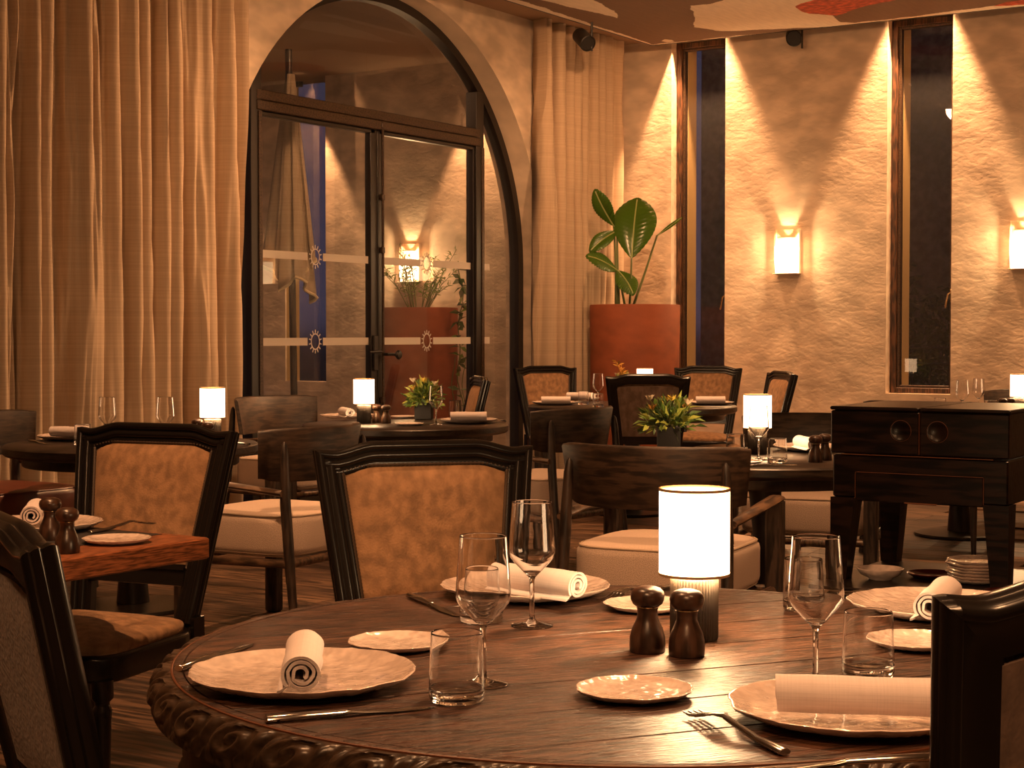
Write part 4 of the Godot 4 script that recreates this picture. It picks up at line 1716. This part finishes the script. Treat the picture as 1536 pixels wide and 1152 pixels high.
func napkin() -> Node3D:
	var t := thing("napkin", "", "napkin", Vector3.ZERO, 0.0, "rolled white napkins")
	var n := FastNoiseLite.new()
	n.seed = 2
	n.frequency = 1.0
	var rings := []
	var N := 84
	var turns := 2.9
	for k in 11:
		var z := -0.098 + 0.196 * k / 10.0
		var sc := 1.0 + 0.05 * n.get_noise_2d(z * 14, 3)
		var ra := PackedVector3Array()
		var rb := PackedVector3Array()
		for i in N:
			var u := i / float(N - 1)
			var th := -1.75 - TAU * turns * (1.0 - u) 
			var r := (0.006 + 0.0215 * pow(u, 0.85)) * sc
			var w := 1.0 + (0.05 + 0.30 * (1.0 - u)) * n.get_noise_2d(u * 11.0, z * 9.0)
			var th2 := 0.0044
			# the loose end lies on the plate
			var sq := 0.93
			var p := Vector2(cos(th) * r * w, sin(th) * r * sq)
			var o := Vector2(cos(th), sin(th)) * th2 / 2
			if u > 0.965:
				var e := (u - 0.965) / 0.035
				p += Vector2(-0.028 * e, 0.0006)
				o = Vector2(0.1, 0.9) * th2 / 2 * -1.0
				p.y = maxf(p.y, -0.0275 * sq + 0.002)
			ra.append(Vector3(p.x + o.x, p.y + o.y + 0.0305, z + 0.002 * sin(u * 17.0) * (1 if k == 10 else 0.3)))
			rb.append(Vector3(p.x - o.x, p.y - o.y + 0.0305, z))
		rb.reverse()
		ra.append_array(rb)
		rings.append(ra)
	var s := MB.new()
	s.loft(rings, 2, 80.0)
	part("rolled_cloth", s, m.napkin_cloth, t)
	return t


func mill() -> Node3D:
	var t := thing("pepper_mill", "", "pepper mill", Vector3.ZERO, 0.0, "dark wooden mills")
	var s := MB.new()
	s.lathe([Vector2(0, 0), Vector2(0.0268, 0), Vector2(0.0278, 0.0015), Vector2(0.0282, 0.012), Vector2(0.0276, 0.024), Vector2(0.0245, 0.036), Vector2(0.0195, 0.047), Vector2(0.0165, 0.055), Vector2(0.0158, 0.062), Vector2(0.0164, 0.0675), Vector2(0.0176, 0.0695), Vector2(0, 0.0695)], 40)
	part("body", s, m.mill_wood, t)
	s = MB.new()
	s.lathe([Vector2(0, 0.0698), Vector2(0.016, 0.0698), Vector2(0.016, 0.0712), Vector2(0, 0.0712)], 32)
	part("collar", s, m.brass_steel, t)
	s = MB.new()
	s.lathe([Vector2(0, 0.0714), Vector2(0.018, 0.0714), Vector2(0.0232, 0.0755), Vector2(0.0262, 0.082), Vector2(0.0268, 0.088), Vector2(0.0252, 0.0945), Vector2(0.0205, 0.0995), Vector2(0.012, 0.1025), Vector2(0, 0.1035)], 40)
	part("head", s, m.mill_wood, t)
	return t


func knife() -> Node3D:
	# lies along +x, handle first
	var t := thing("knife", "", "knife", Vector3.ZERO, 0.0, "steel table knives")
	var ring := func(x: float, w: float, h: float, y: float) -> PackedVector3Array:
		var r := PackedVector3Array()
		for k in 10:
			var a := TAU * k / 10
			r.append(Vector3(x, y + sin(a) * h, cos(a) * w))
		return r
	var s := MB.new()
	s.loft([ring.call(-0.115, 0.007, 0.0045, 0.0055), ring.call(-0.1135, 0.0084, 0.0053, 0.0055), ring.call(-0.06, 0.0074, 0.005, 0.0055), ring.call(-0.012, 0.006, 0.0043, 0.005), ring.call(-0.006, 0.0055, 0.004, 0.005)])
	part("handle", s, m.steel, t)
	s = MB.new()
	s.loft([ring.call(-0.008, 0.0052, 0.0034, 0.005), ring.call(0.01, 0.0075, 0.0018, 0.004), ring.call(0.06, 0.0105, 0.0009, 0.0022), ring.call(0.10, 0.0075, 0.0007, 0.0014), ring.call(0.116, 0.002, 0.0005, 0.0012)])
	part("blade", s, m.steel, t)
	return t


func fork() -> Node3D:
	# lies along +x, tines at +x
	var t := thing("fork", "", "fork", Vector3.ZERO, 0.0, "steel table forks")
	var ring := func(x: float, w: float, h: float, y: float) -> PackedVector3Array:
		var r := PackedVector3Array()
		for k in 10:
			var a := TAU * k / 10
			r.append(Vector3(x, y + sin(a) * h, cos(a) * w))
		return r
	var s := MB.new()
	s.loft([ring.call(-0.11, 0.0075, 0.0040, 0.0045), ring.call(-0.1085, 0.0088, 0.0046, 0.0048), ring.call(-0.05, 0.0064, 0.0042, 0.006), ring.call(0.01, 0.0048, 0.0036, 0.014), ring.call(0.03, 0.0056, 0.003, 0.018), ring.call(0.042, 0.0120, 0.0022, 0.018), ring.call(0.056, 0.0142, 0.0019, 0.015), ring.call(0.062, 0.0142, 0.0018, 0.0135)])
	part("handle", s, m.steel, t)
	for k in 4:
		var z := (k - 1.5) * 0.0078
		s = MB.new()
		s.tube([Vector3(0.060, 0.0138, z), Vector3(0.080, 0.0085, z), Vector3(0.10, 0.0055, z), Vector3(0.116, 0.0065, z)], [0.0022, 0.0021, 0.0018, 0.0009], 6)
		part("tine", s, m.steel, t)
	return t


func ang(px0: float, py0: float, px1: float, py1: float) -> float:
	var a := P(px0, py0, 0.75)
	var b := P(px1, py1, 0.75)
	return atan2(-(b.z - a.z), b.x - a.x)


func near_table_items() -> void:
	var T := 0.7505
	table_lamp(P(1041, 958, T), "glowing white table lamp on the front table", 0.34)
	pl("mill", mill, P(971, 977, T), 0.2, "dark pepper mill on the front table, the left one before the lamp")
	pl("mill", mill, P(1030, 983, T), 1.2, "dark pepper mill on the front table, the right one before the lamp")
	pl("charger", charger, P(454, 1025, T), 0.3, "large cream plate at the left of the front table")
	pl("charger", charger, P(789, 892, T), 2.3, "large cream plate at the far side of the front table")
	pl("charger", charger, P(1281, 1077, T), 4.1, "large cream plate at the near right of the front table")
	pl("charger", charger, P(1408, 919, T), 1.2, "large cream plate at the far right of the front table")
	pl("side", side_plate, P(598, 971, T), 0.0, "small cream plate behind the large plate at the left")
	pl("side", side_plate, P(972, 914, T), 1.0, "small cream plate behind the mills on the front table")
	pl("side", side_plate, P(951, 1044, T), 2.0, "small cream plate in front of the mills and lamp")
	pl("side", side_plate, P(1377, 969, T), 3.0, "small cream plate behind the right tumbler")
	# napkins lie on the plates
	var top := 0.0138
	pl("napkin", napkin, P(456, 1023, T + top + 0.0015), ang(456, 1046, 466, 975) - PI / 2, "rolled napkin on the large plate at the left")
	pl("napkin", napkin, P(806, 895, T + top), ang(865, 895, 742, 878) - PI / 2, "rolled napkin on the plate at the far side of the front table")
	pl("napkin", napkin, P(1284, 1081, T + top), ang(1160, 1062, 1405, 1070) - PI / 2, "rolled napkin lying crosswise on the near right plate")
	pl("napkin", napkin, P(1408, 924, T + top), ang(1398, 928, 1440, 885) - PI / 2, "rolled napkin on the far right plate beside the carved chair")
	pl("wine", wine_glass, P(798, 939, T), 0, "wine glass before the far plate of the front table")
	pl("wine", wine_glass, P(725, 1027, T), 0, "wine glass behind the left tumbler of the front table")
	pl("wine", wine_glass, P(1223, 1029, T), 0, "wine glass at the right of the front table behind the crosswise napkin")
	pl("tumbler", tumbler, P(685, 1051, T), 0, "water tumbler at the knife on the left of the front table")
	pl("tumbler", tumbler, P(722, 932, T), 0, "water tumbler seen through the wine glass left of the middle")
	pl("tumbler", tumbler, P(1302, 1013, T), 0, "water tumbler right of the wine glass at the right")
	pl("tumbler", tumbler, P(1206, 915, T), 0, "water tumbler seen through the wine glass at the right")
	knife_at(398, 1085, 650, 1062, "steel knife before the large plate at the left")
	knife_at(614, 897, 692, 927, "steel knife left of the far plate")
	knife_at(1400, 1142, 1240, 1150, "steel knife at the lower edge beside the right chair")
	fork_at(1178, 1134, 1035, 1073, "steel fork left of the near right plate")
	fork_at(1005, 884, 925, 901, "steel fork right of the far plate")
	knife_at(268, 1008, 330, 985, "steel knife mostly hidden behind the large plate at the left")
	fork_at(1300, 889, 1230, 905, "steel fork left of the far right plate")
	# red wooden table
	pl("charger", charger, P(56, 794, T), 0.9, "large cream plate on the red wooden table")
	pl("napkin", napkin, P(52, 786, T + top), ang(34, 800, 62, 762) - PI / 2, "rolled napkin on the plate of the red wooden table")
	pl("side", side_plate, P(175, 814, T), 0.4, "small cream plate on the corner of the red wooden table")
	pl("mill", mill, P(101, 829, T), 0.5, "dark pepper mill on the red wooden table, the front one")
	pl("mill", mill, P(76, 810, T), 1.5, "dark pepper mill on the red wooden table, the rear one")
	fork_at(134, 801, 205, 791, "steel fork on the dark mat of the red wooden table")


func knife_at(x0: float, y0: float, x1: float, y1: float, label: String) -> void:
	var a := P(x0, y0, 0.7505)
	var b := P(x1, y1, 0.7505)
	var d := (b - a).normalized()
	pl("knife", knife, a + d * 0.115, atan2(-d.z, d.x), label)


func fork_at(x0: float, y0: float, x1: float, y1: float, label: String) -> void:
	var a := P(x0, y0, 0.7505)
	var b := P(x1, y1, 0.7505)
	var d := (b - a).normalized()
	pl("fork", fork, a + d * 0.11, atan2(-d.z, d.x), label)


func vase(at: Vector3, label: String, seed_: int, r: float, h: float, dried := false) -> void:
	var t := thing("flower_vase", label, "flower vase", at, 0.5, "black square vases with flowers")
	var s := MB.new()
	s.bb(Vector3(-0.05, 0, -0.05), Vector3(0.05, 0.10, 0.05), 0.004)
	part("vase", s, m.black_metal, t)
	var rng := RandomNumberGenerator.new()
	rng.seed = seed_
	var mats := [m.foliage, m.foliage_dark, m.foliage_lime]
	for k in 3:
		s = MB.new()
		for i in 95:
			var a := rng.randf() * TAU
			var el := rng.randf_range(-0.25, 1.45)
			var d := Vector3(cos(a) * cos(el), sin(el), sin(a) * cos(el))
			var q := Vector3(0, 0.10, 0) + Vector3(d.x * r, d.y * h, d.z * r) * rng.randf_range(0.35, 1.0)
			q.y = maxf(q.y, 0.07)
			blade(s, q - d * 0.02, (d + Vector3(rng.randf_range(-0.6, 0.6), rng.randf_range(-0.5, 0.5), rng.randf_range(-0.6, 0.6))).normalized(), rng.randf_range(0.035, 0.07), rng.randf_range(0.006, 0.012), rng)
		part("foliage", s, mats[k], t).set_meta("kind", "stuff")
	s = MB.new()
	for i in 24:
		var a := rng.randf() * TAU
		s.tube([Vector3(cos(a) * 0.02, 0.09, sin(a) * 0.02), Vector3(cos(a) * r * 0.7, 0.10 + h * rng.randf_range(0.3, 0.9), sin(a) * r * 0.7)], 0.0018, 5)
	part("stem", s, m.leaf_stem, t)
	for i in 6:
		var a := TAU * i / 6.0 + 0.4
		var c := Vector3(cos(a) * r * 0.62, 0.10 + h * (0.75 + 0.2 * sin(i * 2.3)), sin(a) * r * 0.62)
		s = MB.new()
		for k in 11:
			var b := TAU * k / 11
			blade(s, c, (Vector3(cos(b), 0.75, sin(b)) + c.normalized() * 0.6).normalized(), 0.034, 0.006, rng)
		part("flower", s, [m.petal_cream, m.petal_yellow, m.dried_gold][i % 3], t)
	if dried:
		s = MB.new()
		s.tube([Vector3(0, 0.12, 0), Vector3(-0.02, 0.2, 0), Vector3(-0.06, 0.29, 0)], [0.004, 0.006, 0.004], 6)
		for k in 14:
			blade(s, Vector3(-0.02 - k * 0.003, 0.2 + k * 0.007, 0), Vector3(rng.randf_range(-1, 1), 0.4, rng.randf_range(-1, 1)).normalized(), 0.05, 0.008, rng)
		part("dried_sprig", s, m.dried_gold, t)


func other_items() -> void:
	var T := 0.7505
	var top := 0.0138
	# table before the left curtain
	table_lamp(P(319, 661, T), "glowing table lamp before the left curtain")
	pl("wine", wine_glass, P(161, 667, T), 0, "wine glass before the left curtain, the left one of two")
	pl("wine", wine_glass, P(248, 667, T), 0, "wine glass before the left curtain, nearest the lamp there")
	pl("tumbler", tumbler, P(124, 668, T), 0, "water tumbler beside the napkin on the left curtain table")
	pl("tumbler", tumbler, P(284, 668, T), 0, "water tumbler left of the lamp before the left curtain")
	pl("mill", mill, P(296, 662, T), 0, "dark pepper mill left of the lamp before the curtain, the left one")
	pl("mill", mill, P(312, 668, T), 0, "dark pepper mill just before the lamp at the left curtain")
	pl("charger", charger, P(108, 659, T), 0.4, "large cream plate on the left curtain table")
	pl("napkin", napkin, P(106, 658, T + top), ang(80, 658, 130, 659) - PI / 2, "rolled napkin on the plate of the left curtain table")
	knife_at(44, 662, 82, 668, "steel knife left of the plate on the left curtain table")
	knife_at(374, 668, 342, 665, "steel knife at the right rim of the left curtain table")
	# table before the glass door
	table_lamp(P(546, 635, T), "glowing table lamp before the glass door")
	pl("mill", mill, P(565, 634, T), 0, "dark pepper mill right of the lamp by the door, the left one")
	pl("mill", mill, P(579, 635, T), 0, "dark pepper mill right of the lamp by the door, the right one")
	vase(P(636, 629, T), "black square vase of green flowers on the door table", 5, 0.115, 0.13)
	pl("charger", charger, P(703, 634, T), 0.1, "large cream plate at the right end of the door table")
	pl("napkin", napkin, P(703, 633, T + top), ang(668, 634, 736, 634) - PI / 2, "rolled napkin on the right plate of the door table")
	pl("charger", charger, P(521, 627, T), 1.1, "large cream plate behind the lamp on the door table")
	pl("napkin", napkin, P(520, 626, T + top + 0.0015), 0.9, "rolled napkin on the plate behind the door table lamp")
	pl("side", side_plate, P(606, 627, T), 0.6, "small cream plate left of the flowers on the door table, farther one")
	pl("side", side_plate, P(614, 638, T), 0.6, "small cream plate on the near rim of the door table")
	pl("wine", wine_glass, P(654, 637, T), 0, "wine glass before the flowers on the door table")
	pl("tumbler", tumbler, P(683, 624, T), 0, "water tumbler behind the right napkin on the door table")
	knife_at(758, 633, 740, 628, "steel knife at the right rim of the door table")
	# middle table
	table_lamp(P(1136, 681, T), "glowing table lamp on the middle table behind the front lamp")
	pl("wine", wine_glass, P(1138, 690, T), 0, "wine glass in front of the glowing middle lamp")
	pl("tumbler", tumbler, P(1166, 694, T), 0, "water tumbler right of the middle lamp")
	pl("tumbler", tumbler, P(1103, 686, T), 0, "water tumbler left of the middle lamp")
	vase(P(1003, 672, T), "black square vase of lime and cream flowers on the middle table", 9, 0.14, 0.12)
	pl("charger", charger, P(1214, 675, T), 0.4, "large cream plate behind the tumbler on the middle table")
	pl("napkin", napkin, P(1210, 675, T + top), ang(1216, 680, 1180, 672) - PI / 2, "rolled napkin on the plate of the middle table")
	pl("mill", mill, P(1223, 693, T), 0, "dark pepper mill left of the old cabinet, the front one")
	pl("mill", mill, P(1237, 690, T), 0, "dark pepper mill left of the old cabinet, the rear one")
	pl("side", side_plate, P(1112, 696, T), 0.4, "small cream plate on the near rim of the middle table")
	knife_at(1118, 701, 1165, 699, "steel knife on the near rim of the middle table")
	# far table
	table_lamp(C(0.945, 11.85, T), "glowing table lamp half hidden behind the far carved chair")
	vase(C(0.79, 11.60, T), "black square vase with a golden sprig on the far table", 14, 0.10, 0.11, true)
	pl("charger", charger, P(832, 607, T), 0.1, "large cream plate at the left of the far table")
	pl("napkin", napkin, P(834, 607, T + top), ang(820, 607, 865, 607) - PI / 2, "rolled napkin on the left plate of the far table, the near one")
	pl("charger", charger, P(868, 600.5, T), 0.7, "large cream plate farthest back on the far table")
	pl("napkin", napkin, P(870, 600.2, T + top), ang(845, 600, 895, 601) - PI / 2, "rolled napkin on the farthest plate of the far table")
	pl("charger", charger, P(1066, 607, T), 0.2, "large cream plate at the right of the far table")
	pl("napkin", napkin, P(1066, 606.8, T + top), ang(1040, 607, 1092, 607) - PI / 2, "rolled napkin on the right plate of the far table")
	pl("wine", wine_glass, P(897, 606, T), 0, "wine glass left of the far carved chair back")
	pl("tumbler", tumbler, P(897, 611, T), 0, "water tumbler below the wine glass on the far table")
	pl("tumbler", tumbler, P(875, 607, T), 0, "water tumbler beside the napkins on the far table")
	pl("tumbler", tumbler, P(1010, 603, T), 0, "water tumbler right of the lamp on the far table")
	# table behind the cabinet
	pl("wine", wine_glass, C(2.73, 10.1, T), 0, "wine glass before the second narrow window, the left one")
	pl("wine", wine_glass, C(2.92, 10.42, T), 0, "wine glass before the second narrow window, the right one")
	table_lamp(C(3.11, 10.2, T), "glowing table lamp cut off at the right edge")
	pl("tumbler", tumbler, C(2.66, 10.35, T), 0, "water tumbler left of the two wine glasses by the right edge")
	pl("tumbler", tumbler, C(2.88, 10.02, T), 0, "water tumbler right of the two wine glasses by the right edge")
	pl("mill", mill, C(2.97, 10.08, T), 0, "dark pepper mill left of the right edge lamp, the left one")
	pl("mill", mill, C(3.03, 10.12, T), 0, "dark pepper mill left of the right edge lamp, the right one")
	# dark mat on the red table
	var s := MB.new()
	var c := P(315, 806, 0.75)
	s.bb(Vector3(-0.50, 0.0002, 0.02), Vector3(-0.14, 0.0012, 0.36), 0.0003)
	var o := part("placemat", s, m.mat_dark)
	o.position = c
	tag(o, "dark placemat under the plate on the red wooden table", "placemat")
	# terracotta planter with its plant
	var pp := at_px(952, 14.0)
	planter(pp, "terracotta cylinder planter in the corner beside the curtain")
	big_plant(pp)


func big_plant(pp: Vector3) -> void:
	var t := thing("broad_leaved_plant", "glossy broad leaved plant in the corner planter", "plant", pp)
	var depth := 14.0
	var Q := func(x: float, y: float, dz := 0.0) -> Vector3:
		var d := depth + dz
		var h := CAMY - (y - 499.0) / F * d
		return at_px(x, d, h) - pp
	# [base px, tip px, half width m, fold, droop, base depth, tip depth, roll]
	var leaves := [
		[947, 388, 954, 287, 0.185, 0.25, 0.10, -0.15, 0.05, 0.1],
		[921, 340, 889, 289, 0.085, 0.35, 0.04, 0.0, -0.12, 0.5],
		[925, 347, 886, 368, 0.075, 0.4, 0.06, 0.0, -0.15, -0.6],
		[926, 407, 888, 379, 0.085, 0.3, 0.05, 0.0, -0.2, -0.9],
		[926, 406, 952, 434, 0.10, 0.35, 0.05, -0.05, -0.2, 0.7],
		[985, 354, 1023, 326, 0.016, 1.2, 0.0, 0.05, 0.1, 0.0]]
	var foot := [[944, 457], [924, 457], [926, 457], [928, 457], [938, 457], [948, 457]]
	for k in leaves.size():
		var a: Array = leaves[k]
		var p0: Vector3 = Q.call(a[0], a[1], a[7])
		var p1: Vector3 = Q.call(a[2], a[3], a[8])
		var dir := (p1 - p0).normalized()
		var toward := (Vector3(0, CAMY, 0) - (pp + p0)).normalized()
		var side := dir.cross(toward).normalized()
		side = (side * cos(a[9]) + side.cross(dir) * sin(a[9])).normalized()
		var up := side.cross(dir).normalized()
		if up.dot(toward) < 0:
			up = -up
		var L := p0.distance_to(p1)
		var w: float = a[4]
		var f := func(i: int, j: int) -> Vector3:
			var u := i / 80.0
			var v := j / 12.0 * 2 - 1
			var prof := pow(sin(PI * pow(clampf(u, 0.001, 0.999), 1.25)), 0.66)
			var q: Vector3 = p0 + dir * L * u + side * v * w * prof
			q += up * (absf(v) * w * prof * a[5] - a[6] * pow(u, 3) * 1.4 + 0.006 * sin(u * 95.0 - absf(v) * 12.0) * absf(v) * (1.0 if w > 0.05 else 0.0))
			q -= up * w * 0.35 * prof * pow(absf(v), 3)
			return q
		var s := MB.new()
		s.sheet(81, 13, f, func(_i, _j): return -up * 0.0015)
		var lf := part("leaf", s, m.leaf, t)
		s = MB.new()
		var p := []
		for i in range(0, 78, 4):
			p.append(f.call(i, 6) + up * 0.004)
		s.tube(p, 0.006 if w > 0.05 else 0.003, 6)
		part("midrib", s, m.leaf_rib, lf)
		s = MB.new()
		var b: Vector3 = Q.call(foot[k][0], foot[k][1], 0.02 * k)
		b.y = 1.448
		s.tube([b, b.lerp(p0, 0.5) + Vector3(0.01, 0, 0.01), p0, p0.lerp(p1, 0.1)], [0.012, 0.010, 0.008, 0.006], 8)
		part("stem", s, m.leaf_stem, t)


func cabinet_items() -> void:
	var o0 := C(0.881, 4.60)
	var t := thing("serving_cabinet", "old dark wooden serving cabinet on tall legs at the right", "cabinet", o0)
	var W := 0.492
	var D := 0.45
	var s := MB.new()
	s.bb(Vector3(0.004, 0.797, -0.006), Vector3(W - 0.004, 0.915, -D + 0.004), 0.004)
	part("lower_case", s, m.cabinet_wood, t)
	s = MB.new()
	s.bb(Vector3(0.004, 0.918, -0.010), Vector3(W - 0.004, 1.040, -D), 0.004)
	part("upper_case", s, m.cabinet_wood, t)
	for e in 2:
		var x0 := 0.0 if e == 0 else 0.2525
		var x1 := 0.2495 if e == 0 else W
		s = MB.new()
		s.bb(Vector3(x0, 0.920, 0.0), Vector3(x1, 1.036, -0.012), 0.003)
		var d := part("door", s, m.cabinet_wood, t)
		var cx := 0.2005 if e == 0 else 0.3015
		s = MB.new()
		s.lathe([Vector2(0, 0.0), Vector2(0.0225, 0.0), Vector2(0.025, 0.0022), Vector2(0.0278, 0.0022), Vector2(0.029, 0.0), Vector2(0.029, -0.004), Vector2(0, -0.004)], 32, Transform3D(Basis(Vector3.RIGHT, PI / 2), Vector3(cx, 0.985, 0.002)))
		part("round_pull", s, m.cabinet_wood, d)
		s = MB.new()
		s.lathe([Vector2(0.0276, 0.0), Vector2(0.0292, 0.0), Vector2(0.0292, 0.0018), Vector2(0.0276, 0.0018)], 40, Transform3D(Basis(Vector3.RIGHT, PI / 2), Vector3(cx, 0.985, 0.0012)), true)
		part("worn_ring", s, m.cabinet_worn, d, "worn reddish ring")
		s = MB.new()
		s.bb(Vector3(x0 - 0.002 if e == 0 else x0, 1.038, 0.004), Vector3(x1 if e == 0 else x1 + 0.004, 1.048, -D - 0.004), 0.003)
		part("top_board", s, m.cabinet_wood, t)
	s = MB.new()
	s.bb(Vector3(0.072, 0.790, 0.0), Vector3(0.425, 0.868, -0.012), 0.003)
	var dr := part("drawer", s, m.cabinet_wood, t)
	s = MB.new()
	s.bb(Vector3(0.073, 0.868, 0.0006), Vector3(0.424, 0.8692, -0.004), 0.0002)
	s.bb(Vector3(0.0712, 0.797, 0.0006), Vector3(0.0722, 0.868, -0.004), 0.0002)
	s.bb(Vector3(0.425, 0.797, 0.0006), Vector3(0.4262, 0.868, -0.004), 0.0002)
	s.bb(Vector3(0.21, 0.788, 0.0005), Vector3(0.30, 0.7925, -0.004), 0.0015)
	part("worn_edge", s, m.cabinet_worn, dr, "worn reddish edge line")
	s = MB.new()
	s.bb(Vector3(0.03, 0.9155, 0.0002), Vector3(0.45, 0.9172, -0.01), 0.0004)
	s.bb(Vector3(0.2498, 0.922, 0.0002), Vector3(0.2508, 1.034, -0.01), 0.0003)
	part("worn_seam", s, m.cabinet_worn, t)
	# tapering legs
	for q in [[0, 0, 1, -1], [W, 0, -1, -1], [0, -D, 1, 1], [W, -D, -1, 1]]:
		var rings := []
		for h in [[0.0, 0.036], [0.575, 0.046], [0.797, 0.068]]:
			var r := PackedVector3Array()
			for c in [[0.0, 0.0], [1.0, 0.0], [1.0, 1.0], [0.0, 1.0]]:
				r.append(Vector3(q[0] + q[2] * c[0] * h[1], h[0], q[1] + q[3] * c[1] * h[1]))
			rings.append(r)
		s = MB.new()
		s.loft(rings, 1, 30.0)
		part("leg", s, m.cabinet_wood, t)
	s = MB.new()
	s.bb(Vector3(-0.01, 0.548, 0.135), Vector3(W + 0.08, 0.570, -D - 0.01), 0.004)
	part("shelf", s, m.cabinet_wood, t)
	var S := 0.571
	# bowl
	var b := thing("bowl", "small pale bowl on the shelf of the old cabinet", "bowl", o0 + Vector3(0.125, S, -0.055))
	s = MB.new()
	s.lathe([Vector2(0, 0), Vector2(0.032, 0), Vector2(0.034, 0.004), Vector2(0.055, 0.014), Vector2(0.063, 0.026), Vector2(0.0635, 0.030), Vector2(0.0615, 0.031), Vector2(0.053, 0.018), Vector2(0.03, 0.009), Vector2(0, 0.008)], 48)
	part("basin", s, m.ceramic, b)
	for i in 7:
		pl("side", side_plate, o0 + Vector3(0.365 + 0.004 * sin(i * 2.1), S + i * 0.0083, -0.145 + 0.003 * cos(i * 1.7)), i * 0.04, ["lowest", "second lowest", "third lowest", "middle", "third highest", "second highest", "topmost"][i] + " small plate of the stack on the cabinet shelf")
	b = thing("tray", "dark red lacquered tray on the cabinet shelf behind the bowl", "tray", o0 + Vector3(0.235, S, -0.16), 0.2)
	s = MB.new()
	s.lathe([Vector2(0, 0), Vector2(0.05, 0), Vector2(0.068, 0.012), Vector2(0.066, 0.014), Vector2(0.049, 0.004), Vector2(0, 0.004)], 32)
	part("dish", s, m.red_lacquer, b)
	b = thing("saucer", "dark red glossy dish before the right leg of the old cabinet", "saucer", o0 + Vector3(0.505, S, 0.066))
	s = MB.new()
	s.lathe([Vector2(0, 0), Vector2(0.035, 0), Vector2(0.052, 0.006), Vector2(0.060, 0.013), Vector2(0.0585, 0.0145), Vector2(0.051, 0.009), Vector2(0.034, 0.0035), Vector2(0, 0.003)], 40)
	part("dish", s, m.red_lacquer, b)
